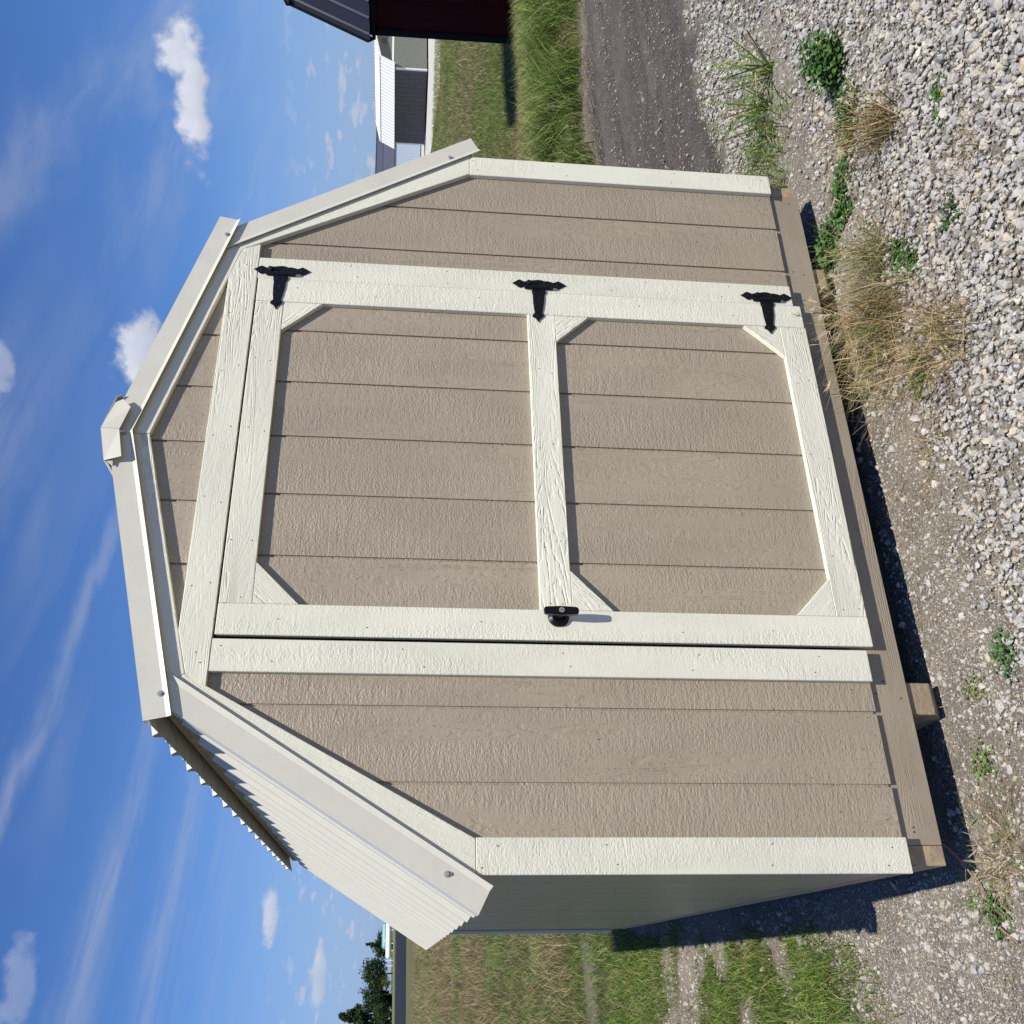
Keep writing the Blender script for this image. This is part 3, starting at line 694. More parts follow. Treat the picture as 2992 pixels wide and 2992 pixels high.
for x in (-1.15, -0.78, -0.73, -0.3, 0.05, 0.42, 0.68, 0.80, 1.15):
    nail(x, -0.02 + rr.uniform(-.02, .03), 0.0112, 0.0030); nail(x + 0.012, 0.02 + rr.uniform(-.02, .015), 0.0112, 0.0030)
tag(nl_.build('nail_heads', MATS['nail_dark'], shed), kind='stuff')

# ------------------------------------------------------------------ other sheds
def barn(name, label, loc, rotz, hw, length, eave, knee, peak, wall_mat, gable_mat, trim_mat, roof_mat, rake_mat, over=0.12, header=False, base=0.08, cat='shed', group=None, thick=0.07, lower_over=0.06):
    """gambrel shed, gables at y=0 and y=length, middle of the front gable at loc"""
    o = empty(name, loc, (0, 0, rotz)); tag(o, label, cat, group)
    kx, kz = knee
    gp_ = [(-hw, base), (hw, base), (hw, eave), (kx, kz), (0, peak), (-kx, kz), (-hw, eave)]
    for y0, y1 in ((0, 0.03), (length - 0.03, length)): MB().prism(gp_, y0, y1).build('gable_wall', MATS[gable_mat], o)
    for s_ in (-1, 1):
        x0, x1 = sorted((s_ * hw, s_ * (hw - 0.03)))
        sw = MB().box(x0, x1, 0.031, length - 0.031, base, eave).build('side_wall', MATS[wall_mat], o)
        bt = MB(); k = 0
        while 0.35 + k * 0.305 < length - 0.2:
            y = 0.35 + k * 0.305; xa, xb = sorted((s_ * (hw + 0.0005), s_ * (hw + 0.010))); bt.box(xa, xb, y, y + 0.02, base, eave - 0.05); k += 1
        tag(bt.build('batten', MATS[wall_mat], sw), kind='stuff')
        for yy0, yy1 in ((-0.02, 0.075), (length - 0.075, length + 0.02)):
            xa, xb = sorted((s_ * (hw - 0.085), s_ * (hw + 0.02)))
            MB().box(xa, xb, yy0, yy1, base - 0.02, eave - 0.01).build('corner_board', MATS[trim_mat], o)
        dx, dz_ = hw - kx, kz - eave; ln = math.hypot(dx, dz_); ex, ez = hw + dx / ln * lower_over, eave - dz_ / ln * lower_over
        ribbed('roof_panel', (s_ * (ex + 0.02), ez + 0.02), (s_ * (kx + 0.01), kz + 0.03), -over, length + over, roof_mat, o, h=0.02, minor=False, thick=0.02)
        ux = kx + 0.05; uz = kz - (peak - kz) / kx * 0.05
        ribbed('roof_panel', (s_ * ux, uz + 0.05), (s_ * 0.001, peak + 0.05), -over, length + over, roof_mat, o, h=0.02, minor=False, thick=0.02)
        for y0, y1 in ((-over - 0.02, -over - 0.002), (length + over + 0.002, length + over + 0.02)):
            MB().prism([(s_ * (ex + 0.045), ez + 0.045), (s_ * (kx + 0.03), kz + 0.06), (s_ * (kx - 0.005), kz - thick), (s_ * (ex - 0.03), ez - 0.05)], y0, y1).build('rake_trim', MATS[rake_mat], o)
            MB().prism([(s_ * (ux + 0.005), uz + 0.085), (0, peak + 0.085), (0, peak - thick), (s_ * (ux + 0.005), uz - thick)], y0 - 0.003 * (y0 < 0), y1 + 0.003 * (y0 > 0)).build('rake_trim', MATS[rake_mat], o)
        MB().box(min(s_ * hw, s_ * (ex + 0.018)), max(s_ * hw, s_ * (ex + 0.018)), -over + 0.01, length + over - 0.01, ez - 0.06, ez - 0.012).build('eave_trim', MATS[trim_mat if trim_mat != 'white_trim' else 'brown_siding'], o)
    MB().box(-0.12, 0.12, -over, length + over, peak + 0.055, peak + 0.085).build('ridge_cap', MATS[roof_mat], o)
    if header: MB().box(-hw + 0.05, hw - 0.05, -0.016, -0.0005, eave + 0.02 - 0.0, eave + 0.14).build('header_board', MATS[trim_mat], o)
    for x in (-hw * 0.6, hw * 0.6): MB().box(x - 0.06, x + 0.06, 0.1, length - 0.1, -0.06, base - 0.001).build('skid', MATS['skid_timber'], o)
    return o
# maroon shed beside the track: its shaded long wall looks at our shed
rd_hw = 1.83
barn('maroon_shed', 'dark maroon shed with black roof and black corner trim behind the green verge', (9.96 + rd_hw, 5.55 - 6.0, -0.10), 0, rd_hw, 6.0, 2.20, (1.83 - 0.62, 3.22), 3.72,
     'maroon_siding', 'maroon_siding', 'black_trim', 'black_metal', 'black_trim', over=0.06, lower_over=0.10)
# far pair
fs = barn('pale_roofed_shed', 'grey gabled shed with dark brown side wall and white ribbed roof', (47.31 + 2.60, 33.65, 0.0), 0, 2.60, 5.35, 2.08, (2.02, 2.92), 3.26,
          'brown_siding', 'grey_siding', 'white_trim', 'white_metal', 'white_trim', over=0.35, header=True, base=0.12)
MB().box(-0.35, 0.05, -0.03, -0.002, 2.55, 2.85).build('gable_vent', MATS['brown_siding'], fs)
b3 = barn('blue_shed', 'light blue shed with dark slate roof behind the white roofed shed', (62.0, 49.4, 0.0), R(90), 1.75, 8.5, 2.15, (1.2, 3.0), 3.55,
          'blue_siding', 'blue_siding', 'blue_trim', 'slate_metal', 'slate_metal', over=0.12, base=0.10)

# ------------------------------------------------------------------ far left: trees, tanks, posts
def tank(name, label, loc, length, r, mat, rotz=0.0, z0=0.45):
    o = empty(name, loc, (0, 0, rotz)); tag(o, label, 'tank')
    prof = [(-length / 2, 0.0)]
    for i in range(1, 7): a = i / 6 * math.pi / 2; prof.append((-length / 2 + r * 0.8 * (1 - math.cos(a)), r * math.sin(a)))
    prof += [(-x, rr_) for x, rr_ in prof[::-1]]
    n_ = 20; V_ = []; F2 = []
    for x, rr_ in prof: V_ += [(x, rr_ * math.cos(2 * math.pi * k / n_), z0 + r + rr_ * math.sin(2 * math.pi * k / n_)) for k in range(n_)]
    for i in range(len(prof) - 1):
        for k in range(n_): F2.append((i * n_ + k, (i + 1) * n_ + k, (i + 1) * n_ + (k + 1) % n_, i * n_ + (k + 1) % n_))
    MB().add(V_, F2).build('tank_shell', MATS[mat], o, smooth=True)
    for x in (-length * 0.28, length * 0.28): MB().box(x - 0.12, x + 0.12, -r * 0.6, r * 0.6, 0, z0 + r * 0.25).build('saddle', MATS['tank_white'], o)
    MB().ring((0, 0, z0 + 2 * r - 0.02), 'z', 0.25, 0.25, 0.22, 12).build('valve_dome', MATS[mat], o)
    return o
def hz(x, y): return float(height(x, y))
tank('propane_tank', 'long white cylindrical tank lying on saddles by the road', (5.4, 214, hz(5.4, 214) - 0.05), 7.4, 0.64, 'tank_white', 0.0, 0.35)
tank('teal_tank', 'pale teal cylindrical tank behind the long white tank', (6.6, 219, hz(6, 219)), 6.0, 0.95, 'tank_teal', 0.0, 0.6)
for i, x in enumerate((1.35, 0.30)):
    p_ = MB().box(-0.07, 0.07, -0.07, 0.07, -0.05, 1.45).box(-0.09, 0.09, -0.09, 0.09, 1.45, 1.50).build('bollard_post', MATS['tank_white'], None, (x, 211.5, hz(x, 211.5)))
    tag(p_, ('white post nearer the white tank' if i == 0 else 'white post farther from the white tank'), 'post', 'white posts by the road')
def tree(name, label, loc, hgt, rad, kind, seed, n=2600, cols=((0.020, 0.045, 0.014), (0.050, 0.085, 0.024)), trunk=0.25):
    r2 = np.random.default_rng(seed)
    o = empty(name, loc); tag(o, label, 'tree', 'trees across the road')
    tb = MB(); tb.ring((0, 0, -0.2), 'z', 0.028 * hgt, 0.008 * hgt, hgt * 0.9, 9)
    for k in range(9):
        a = r2.uniform(0, 6.28); z = hgt * r2.uniform(0.2, 0.75); l_ = rad * (0.8 if kind == 'round' else (1 - z / hgt))
        tb.ring((0, 0, z), (math.cos(a), math.sin(a), 0.5 if kind == 'round' else 0.05), 0.011 * hgt, 0.003 * hgt, l_, 6)
    tb.build('trunk', MATS['bark'], o)
    # leaf clumps spread through the crown's volume
    if kind == 'round':
        nc = 34; cc_ = r2.normal(0, 1, (nc, 3)); cc_ /= np.linalg.norm(cc_, axis=1)[:, None]
        cc_ *= (r2.uniform(0.35, 1.0, nc) ** 0.6)[:, None]; cc_ = cc_ * np.array((rad * 0.8, rad * 0.8, hgt * 0.36)) + np.array((0, 0, hgt * 0.58))
        cr = r2.uniform(0.16, 0.34, nc) * rad
    else:
        nc = 70; t_ = r2.uniform(0.0, 1.0, nc) ** 1.3; a = r2.uniform(0, 6.28, nc); q = rad * (1.02 - t_) * r2.uniform(0.35, 1.0, nc)
        cc_ = np.stack([q * np.cos(a), q * np.sin(a), hgt * (0.07 + 0.9 * t_) - q * 0.25], -1); cr = (0.10 + 0.16 * (1 - t_)) * rad
    ci = r2.integers(0, nc, n); p = r2.normal(0, 0.55, (n, 3)) * cr[ci][:, None] + cc_[ci]
    s_ = rad * r2.uniform(0.035, 0.085, n)
    u = r2.normal(0, 1, (n, 3)); u /= np.linalg.norm(u, axis=1)[:, None]; v = np.cross(u, r2.normal(0, 1, (n, 3))); v /= np.linalg.norm(v, axis=1)[:, None]
    V_ = np.stack([p - u * s_[:, None], p + v * s_[:, None] * 0.7, p + u * s_[:, None], p - v * s_[:, None] * 0.7], 1).reshape(-1, 3)
    b_ = np.arange(n) * 4; F2 = np.concatenate([np.stack([b_, b_ + 1, b_ + 2], -1), np.stack([b_, b_ + 2, b_ + 3], -1)])
    k_ = (0.5 * r2.uniform(0, 1, n) + 0.5 * r2.uniform(0, 1, nc)[ci])[:, None]
    cl = np.array(cols[0]) * (1 - k_) + np.array(cols[1]) * k_
    link('crown', tri_mesh('crown', V_, F2, np.repeat(cl, 4, 0)), MATS['foliage'], o)
tree('spruce_tree', 'small dark spruce rising behind the white tank', (5.0, 224, hz(5, 224)), 6.4, 1.9, 'cone', 1)
tree('round_tree', 'rounded dark green tree between the two conifers', (-1.2, 222, hz(0, 222)), 6.6, 3.6, 'round', 2, 3600)
tree('round_tree', 'rounded green tree at the foot of the tall spruce', (-5.4, 221, hz(0, 221)), 7.2, 3.2, 'round', 5, 3200)
tree('spruce_tree', 'tall broad spruce at the far left end of the tree row', (-9.4, 224, hz(0, 224)), 11.8, 5.0, 'cone', 3, 5200)
tree('round_tree', 'low dark tree just behind the teal tank', (4.6, 227, hz(5, 227)), 4.6, 3.4, 'round', 8, 2600)
tree('yellowing_bush', 'low yellowish bush in front of the rounded tree', (-2.9, 217, hz(0, 217)), 2.6, 1.5, 'round', 4, 1500, ((0.05, 0.075, 0.015), (0.13, 0.13, 0.03)))
tree('round_tree', 'bright green tree low at the picture corner by the road', (-8.6, 216, hz(0, 216)), 4.2, 2.4, 'round', 6, 2200, ((0.035, 0.07, 0.02), (0.08, 0.12, 0.035)))

# ------------------------------------------------------------------ gravel
ICO = None
def ico():
    t_ = (1 + 5 ** 0.5) / 2
    v = np.array([(-1, t_, 0), (1, t_, 0), (-1, -t_, 0), (1, -t_, 0), (0, -1, t_), (0, 1, t_), (0, -1, -t_), (0, 1, -t_), (t_, 0, -1), (t_, 0, 1), (-t_, 0, -1), (-t_, 0, 1)], float)
    v /= np.linalg.norm(v[0])
    f = np.array([(0, 11, 5), (0, 5, 1), (0, 1, 7), (0, 7, 10), (0, 10, 11), (1, 5, 9), (5, 11, 4), (11, 10, 2), (10, 7, 6), (7, 1, 8), (3, 9, 4), (3, 4, 2), (3, 2, 6), (3, 6, 8), (3, 8, 9), (4, 9, 5), (2, 4, 11), (6, 2, 10), (8, 6, 7), (9, 8, 1)])
    return v, f
IV, IF = ico()
OV = np.array([(1, 0, 0), (-1, 0, 0), (0, 1, 0), (0, -1, 0), (0, 0, 1), (0, 0, -1)], float)
OF = np.array([(0, 2, 4), (2, 1, 4), (1, 3, 4), (3, 0, 4), (2, 0, 5), (1, 2, 5), (3, 1, 5), (0, 3, 5)])
def stones(name, P, size, lift, cols, jit=0.24, tiny=False):
    n = len(P); IV, IF = (OV, OF) if tiny else (globals()['IV'], globals()['IF']); nv = len(IV)
    sc = size[:, None] * rng.uniform(0.55, 1.1, (n, 3)) * np.array((1, 1, 0.72))
    v = IV[None] * (1 + rng.normal(0, jit, (n, nv, 1)).clip(-0.45, 0.5)) + rng.normal(0, 0.08, (n, nv, 3))
    v = v * sc[:, None, :]
    a, b_, c = rng.uniform(0, 6.28, n), rng.normal(0, 0.45, n), rng.normal(0, 0.45, n)
    def rot(v, ang, i, j):
        o = v.copy(); cs, sn = np.cos(ang)[:, None], np.sin(ang)[:, None]
        o[..., i] = v[..., i] * cs - v[..., j] * sn; o[..., j] = v[..., i] * sn + v[..., j] * cs; return o
    v = rot(rot(rot(v, b_, 1, 2), c, 0, 2), a, 0, 1)
    z = height(P[:, 0], P[:, 1]) + lift
    v += np.stack([P[:, 0], P[:, 1], z], -1)[:, None, :]
    F2 = (IF[None] + (np.arange(n) * nv)[:, None, None]).reshape(-1, 3)
    me = tri_mesh(name, v.reshape(-1, 3), F2, np.repeat(cols, nv, 0))
    return link(name, me, MATS['stone'])
def stone_cols(n, dusty=0.0):
    pal = np.array([(0.425, 0.42, 0.405), (0.375, 0.37, 0.36), (0.47, 0.455, 0.42), (0.52, 0.455, 0.35), (0.50, 0.47, 0.41), (0.28, 0.28, 0.28), (0.56, 0.55, 0.515)])
    k = rng.choice(len(pal), n, p=(0.27, 0.19, 0.17, 0.14, 0.13, 0.05, 0.05))
    c = pal[k] * rng.uniform(0.85, 1.12, (n, 1))
    return c * (1 - dusty) + np.array((0.30, 0.27, 0.23)) * dusty
def in_shed(P, mrg=0.0): return (np.abs(P[:, 0]) < 1.23 - mrg) & (P[:, 1] > 0.15) & (P[:, 1] < 3.6)
def visible(P):
    """roughly the part of the yard the photograph can see, with a generous margin"""
    d = P - np.array((CAM.x, CAM.y)); az = np.degrees(np.arctan2(d[:, 0], d[:, 1]))
    return (az > -14) & (az < 66) & (np.hypot(*d.T) > 1.8)
def scatter(n, x0, x1, y0, y1): return np.stack([rng.uniform(x0, x1, n), rng.uniform(y0, y1, n)], -1)
# coarse crushed limestone
P = scatter(180000, -2.2, 6.0, -1.9, 1.1); P = P[visible(P) & ~in_shed(P)]
tr, co, gr = regions(P[:, 0], P[:, 1])
near_keep = np.clip(1.25 - 0.17 * np.hypot(P[:, 0] - CAM.x, P[:, 1] - CAM.y), 0.25, 1)
P = P[rng.uniform(0, 1, len(P)) < co * near_keep]
dist_ = np.hypot(P[:, 0] - CAM.x, P[:, 1] - CAM.y)
sz = np.clip(rng.lognormal(math.log(0.0070), 0.42, len(P)), 0.0030, 0.0175) * (1 + 0.10 * np.clip(dist_ - 3, 0, 4)) * (1.0 + 0.25 * ss(-P[:, 1], 0.2, 1.0))
lift = 0.001 + rng.uniform(0, 0.010, len(P))
tag(stones('gravel', P, sz, lift, stone_cols(len(P), 0.14) * 0.93, 0.16), 'pale grey crushed limestone gravel in front of the shed', 'gravel', kind='stuff')
# smaller stones half sunk in the dirt near the shed
P = np.concatenate([scatter(60000, -2.2, 2.6, -0.9, 1.6), scatter(14000, -2.6, -1.2, 1.2, 4.2)]); P = P[visible(P) & ~in_shed(P)]
tr, co, gr = regions(P[:, 0], P[:, 1])
P = P[rng.uniform(0, 1, len(P)) < (1 - co * 0.8) * (1 - 0.8 * gr) * (1 - 0.9 * tr) * (0.45 + 0.55 * ss(fbm(P[:, 0], P[:, 1], 4, 71), 0.4, 0.7))]
sz = np.clip(rng.lognormal(math.log(0.0037), 0.66, len(P)), 0.0016, 0.018)
tag(stones('pebbles', P, sz, sz * rng.uniform(-0.35, 0.25, len(P)), stone_cols(len(P), 0.28)), 'small pebbles half sunk in the dirt around the shed', 'pebbles', kind='stuff')
P = scatter(190000, -2.2, 2.8, -0.8, 1.3); P = P[visible(P) & ~in_shed(P)]
tr, co, gr = regions(P[:, 0], P[:, 1])
P = P[rng.uniform(0, 1, len(P)) < (1 - co * 0.55) * (1 - 0.9 * gr) * (1 - tr) * (0.25 + 0.75 * ss(fbm(P[:, 0], P[:, 1], 2.5, 73), 0.35, 0.6))]
sz = np.clip(rng.lognormal(math.log(0.0026), 0.35, len(P)), 0.0014, 0.006)
tag(stones('grit', P, sz, sz * rng.uniform(-0.3, 0.4, len(P)), stone_cols(len(P), 0.30), tiny=True), 'fine grit scattered over the dirt in front of the shed', 'grit', kind='stuff')
# grit on the dark track
P = scatter(9000, 1.3, 9.0, 0.7, 3.0); tr, co, gr = regions(P[:, 0], P[:, 1]); P = P[(rng.uniform(0, 1, len(P)) < tr)]
sz = np.clip(rng.lognormal(math.log(0.0052), 0.45, len(P)), 0.002, 0.017)
tag(stones('track_stones', P, sz, sz * rng.uniform(-0.5, 0.1, len(P)), stone_cols(len(P), 0.5) * 0.8), 'scattered small stones pressed into the dark dirt track', 'stones', kind='stuff')

# ------------------------------------------------------------------ grass
def blades(P, z, hgt, lean, wid, cols, tipc=None, kink=0.0):
    """bent tapering blades -> (verts, tris, colours)"""
    n = len(P); a = rng.uniform(0, 6.28, n); la = rng.uniform(0, 6.28, n)
    L_ = np.stack([np.cos(la), np.sin(la), np.zeros(n)], -1) * (lean * hgt)[:, None] if np.ndim(lean) == 1 else lean
    w_ = np.stack([np.cos(a), np.sin(a), np.zeros(n)], -1) * (wid / 2)[:, None]
    B = np.stack([P[:, 0], P[:, 1], z], -1); up = np.zeros((n, 3)); up[:, 2] = 1
    M_ = B + up * (hgt * 0.58)[:, None] + L_ * 0.32; T_ = B + up * (hgt * 0.95)[:, None] + L_
    if kink: M_ = M_ + rng.normal(0, kink, (n, 3)) * hgt[:, None]
    V_ = np.stack([B - w_, B + w_, M_ - w_ * 0.8, M_ + w_ * 0.8, T_], 1).reshape(-1, 3)
    b_ = (np.arange(n) * 5)[:, None]
    F2 = np.concatenate([b_ + np.array([[0, 1, 3]]), b_ + np.array([[0, 3, 2]]), b_ + np.array([[2, 3, 4]])])
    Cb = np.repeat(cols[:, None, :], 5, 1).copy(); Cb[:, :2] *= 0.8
    if tipc is not None: Cb[:, 4] = tipc
    return V_, F2, Cb.reshape(-1, 3)
GREENS = np.array([(0.085, 0.170, 0.024), (0.13, 0.235, 0.038), (0.20, 0.295, 0.058), (0.26, 0.305, 0.085)])
STRAW = np.array([(0.42, 0.33, 0.18), (0.34, 0.24, 0.12), (0.52, 0.43, 0.27), (0.22, 0.145, 0.075)])
def mixcols(n, pstraw):
    k = rng.uniform(0, 1, n) < pstraw
    g = GREENS[rng.integers(0, 4, n)] * rng.uniform(0.8, 1.25, (n, 1)); s_ = STRAW[rng.integers(0, 4, n)] * rng.uniform(0.75, 1.15, (n, 1))
    return np.where(k[:, None], s_, g)
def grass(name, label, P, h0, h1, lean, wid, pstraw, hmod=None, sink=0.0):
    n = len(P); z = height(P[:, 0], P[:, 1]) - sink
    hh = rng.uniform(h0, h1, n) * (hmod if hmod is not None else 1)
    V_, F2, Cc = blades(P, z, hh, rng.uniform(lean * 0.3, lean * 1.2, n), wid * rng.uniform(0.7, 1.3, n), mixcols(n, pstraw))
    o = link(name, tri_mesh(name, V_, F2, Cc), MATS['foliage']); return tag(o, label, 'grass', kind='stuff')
def sample_az(n, az0, az1, d0, d1, pw=1.0):
    az = np.radians(rng.uniform(az0, az1, n)); u = rng.uniform(0, 1, n)
    d_ = np.exp(np.log(d0) + (np.log(d1) - np.log(d0)) * u ** pw)
    return np.stack([CAM.x + d_ * np.sin(az), CAM.y + d_ * np.cos(az)], -1), d_
# verge right of the shed: tall, green, tufted
P = scatter(90000, 2.0, 13.0, 2.5, 6.0); tr, co, gr = regions(P[:, 0], P[:, 1]); 
tuft = fbm(P[:, 0], P[:, 1], 2.4, 81)
keep = (rng.uniform(0, 1, len(P)) < gr * (0.25 + 0.9 * ss(tuft, 0.3, 0.6))) & (P[:, 0] < 9.9 + 3 * (P[:, 1] > 5.7))
P = P[keep]; tuft = tuft[keep]
frontness = 1 - ss(P[:, 1] + 0.05 * (P[:, 0] - 5), 3.2, 4.6)
hm = (0.35 + 1.1 * ss(tuft, 0.35, 0.7)) * (0.55 + 0.6 * frontness)
grass('verge_grass', 'tall green tufted grass between the dirt track and the maroon shed', P, 0.08, 0.30, 1.0, 0.0080, 0.12 + 0.50 * (1 - frontness) * rng.uniform(0.4, 1.3, len(P)), hm)
# dry mown field right
P, d_ = sample_az(120000, 40, 62, 9.5, 48, 0.85); P = P[(P[:, 1] > 4.6) & (P[:, 0] < 9.7) | (P[:, 1] > 5.75)]
P = P[~((P[:, 0] > 9.9) & (P[:, 1] < 5.75))]
d_ = np.hypot(P[:, 0] - CAM.x, P[:, 1] - CAM.y); pt = fbm(P[:, 0], P[:, 1], 0.55, 91)
o = grass('field_grass', 'dry short field grass running out to the far sheds', P, 0.03, 0.10, 1.2, 0.0045 * (0.6 + 0.06 * d_), np.clip(0.42 + 1.6 * (pt - 0.5), 0.12, 0.85), 0.8 + 0.03 * d_)
# left field
P, d_ = sample_az(85000, -12, 8, 6.2, 60, 0.8); tr, co, gr = regions(P[:, 0], P[:, 1]); P = P[rng.uniform(0, 1, len(P)) < gr]
P = P[~((np.abs(P[:, 0]) < 1.3) & (P[:, 1] < 3.75))]
d_ = np.hypot(P[:, 0] - CAM.x, P[:, 1] - CAM.y); pt = fbm(P[:, 0], P[:, 1], 0.5, 95)
grass('field_grass', 'rough patchy field grass beyond the back of the shed', P, 0.03, 0.14, 1.2, 0.005 * (0.7 + 0.05 * d_), np.clip(0.42 + 2.6 * (pt - 0.5) + 0.02 * np.clip(d_ - 8, 0, 20), 0.03, 0.9), (0.8 + 0.03 * d_) * (0.25 + 2.6 * fbm(P[:, 0], P[:, 1], 1.6, 99) ** 2 ))
# lawn patches beside the shed, near left
P = scatter(120000, -3.4, -1.24, 0.35, 4.4); tr, co, gr = regions(P[:, 0], P[:, 1]); P = P[(rng.uniform(0, 1, len(P)) < gr * 0.9)]
pt = fbm(P[:, 0], P[:, 1], 2.0, 97)
grass('lawn_grass', 'short bright green grass patches on bare dirt beside the shed', P, 0.014, 0.062, 1.1, 0.0036, np.clip(0.10 + 0.35 * (pt - 0.5), 0.02, 0.35), 0.4 + 1.3 * pt)
# straw litter at the edge of the track
P = scatter(5000, 1.4, 9.0, 2.2, 3.1); tr, co, gr = regions(P[:, 0], P[:, 1])
e_ = np.exp(-((P[:, 1] - (2.62 + 0.05 * (5 - P[:, 0]))) / 0.16) ** 2); P = P[rng.uniform(0, 1, len(P)) < e_]
n = len(P); V_, F2, Cc = blades(P, height(P[:, 0], P[:, 1]) + 0.004, rng.uniform(0.004, 0.03, n), np.stack([rng.normal(0, 0.07, n), rng.normal(0, 0.03, n), rng.normal(0, 0.005, n)], -1), rng.uniform(0.003, 0.006, n), STRAW[rng.integers(0, 4, n)] * 0.85)
tag(link('straw_litter', tri_mesh('straw_litter', V_, F2, Cc), MATS['straw']), 'dry straw litter along the edge of the dirt track', 'straw', kind='stuff')

# dead stems lying about on the dirt and gravel
P = scatter(2600, -1.5, 1.6, -0.75, 0.05)
dens = np.exp(-((P[:, 0] - 0.35) / 0.55) ** 2 - ((P[:, 1] + 0.22) / 0.22) ** 2) + 0.12 * ss(fbm(P[:, 0], P[:, 1], 3.0, 83), 0.5, 0.7) + 0.6 * np.exp(-((P[:, 0] + 1.2) / 0.14) ** 2 - ((P[:, 1] + 0.05) / 0.12) ** 2)
P = P[(rng.uniform(0, 1, len(P)) < dens) & visible(P)]; n = len(P); la = rng.uniform(0, 6.28, n); ll = rng.uniform(0.02, 0.13, n)
V_, F2, Cc = blades(P, height(P[:, 0], P[:, 1]) + rng.uniform(0.004, 0.014, n), rng.uniform(0.004, 0.022, n), np.stack([np.cos(la) * ll, np.sin(la) * ll, rng.normal(0, 0.004, n)], -1), rng.uniform(0.0012, 0.0028, n), STRAW[rng.integers(0, 4, n)] * rng.uniform(0.7, 1.1, (n, 1)), None, 0.5)
tag(link('dead_stems', tri_mesh('dead_stems', V_, F2, Cc), MATS['straw']), 'loose dead grass stems lying on the dirt before the door', 'straw', kind='stuff')

# ------------------------------------------------------------------ single weeds
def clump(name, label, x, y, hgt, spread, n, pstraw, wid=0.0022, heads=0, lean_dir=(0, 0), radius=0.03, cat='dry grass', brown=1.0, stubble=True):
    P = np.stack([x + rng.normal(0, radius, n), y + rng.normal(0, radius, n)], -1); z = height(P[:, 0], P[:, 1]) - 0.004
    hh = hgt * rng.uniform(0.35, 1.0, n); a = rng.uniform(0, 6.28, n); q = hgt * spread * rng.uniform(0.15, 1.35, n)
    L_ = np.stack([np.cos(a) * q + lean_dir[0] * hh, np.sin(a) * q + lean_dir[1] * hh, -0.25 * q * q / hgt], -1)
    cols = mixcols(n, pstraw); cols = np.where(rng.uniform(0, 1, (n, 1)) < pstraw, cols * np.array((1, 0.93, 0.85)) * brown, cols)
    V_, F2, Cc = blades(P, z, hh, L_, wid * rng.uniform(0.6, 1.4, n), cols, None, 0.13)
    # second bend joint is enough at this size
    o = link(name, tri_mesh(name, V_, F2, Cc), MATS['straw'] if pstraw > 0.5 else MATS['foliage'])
    tag(o, label, cat)
    if heads:
        k = rng.choice(n, heads, replace=False); tips = V_.reshape(n, 5, 3)[k, 4]; mids = V_.reshape(n, 5, 3)[k, 2]
        dv = tips - mids; dv /= np.linalg.norm(dv, axis=1)[:, None]
        m_ = 26; hp = np.repeat(tips, m_, 0); hd_ = np.repeat(dv, m_, 0) + rng.normal(0, 0.38, (heads * m_, 3)); hd_ /= np.linalg.norm(hd_, axis=1)[:, None]
        l_ = rng.uniform(0.015, 0.042, heads * m_)[:, None]; wv = np.cross(hd_, rng.normal(0, 1, hd_.shape)); wv = wv / np.linalg.norm(wv, axis=1)[:, None] * 0.0011
        s0 = hp - np.repeat(dv, m_, 0) * rng.uniform(0, 0.03, (heads * m_, 1))
        VV = np.stack([s0 - wv, s0 + wv, s0 + hd_ * l_], 1).reshape(-1, 3); FF = np.arange(len(VV)).reshape(-1, 3)
        tag(link('seed_heads', tri_mesh('seed_heads', VV, FF, np.tile(np.array((0.60, 0.52, 0.36)), (len(VV), 1))), MATS['straw'], o), kind='stuff')
    return o
clump('dry_grass_clump', 'brown foxtail clump with green blades, nearest the right skid', 0.66, -0.26, 0.26, 0.85, 190, 0.58, 0.0028, 11, (0.05, 0.28), 0.035)
clump('dry_grass_clump', 'dense brown grass clump leaning against the rim under the lower hinge', 0.43, -0.235, 0.29, 0.85, 360, 0.76, 0.0028, 10, (-0.08, 0.38), 0.06)
clump('dry_grass_clump', 'brown grass clump in front of the dense clump, by the gravel edge', 0.165, -0.44, 0.22, 0.95, 270, 0.93, 0.0026, 5, (0.1, 0.35), 0.065)
clump('dry_grass_clump', 'curled straw coloured grass at the rim shadow, left of the dense clump', 0.325, -0.09, 0.19, 1.1, 220, 0.80, 0.0028, 2, (-0.1, 0.25), 0.08)
clump('dry_grass_clump', 'flattened pale straw clump out on the open gravel', 0.60, -0.745, 0.10, 1.9, 120, 0.95, 0.0026, 4, (-0.2, 0.1), 0.05)
clump('dry_grass_clump', 'brown foxtail clump on the gravel behind the leafy weed', 1.02, -0.47, 0.24, 0.75, 260, 0.86, 0.0026, 14, (0.1, 0.30), 0.035)
clump('dry_grass_clump', 'sparse flattened straw in the dirt before the door', -0.02, -0.26, 0.07, 2.2, 90, 0.9, 0.0024, 0, (0, 0), 0.07)
clump('dry_grass_clump', 'thin fan of dead stems lying in the dirt', -0.14, -0.20, 0.08, 1.8, 60, 1.0, 0.0022, 0, (0.1, 0.2), 0.04)
clump('dry_grass_clump', 'small dead tuft at the gravel edge left of the dead stems', -0.33, -0.40, 0.07, 1.8, 70, 1.0, 0.0020, 0, (0, 0), 0.05)
clump('dry_grass_clump', 'tangled yellow brown weed mat at the near shed corner', -1.215, -0.05, 0.09, 1.6, 260, 0.72, 0.0024, 0, (0.1, 0.0), 0.08)
clump('dry_grass_clump', 'thin dead tuft trailing at the bottom corner of the picture', -1.555, 0.11, 0.06, 2.2, 45, 0.9, 0.0024, 0, (0.1, 0.0), 0.04)
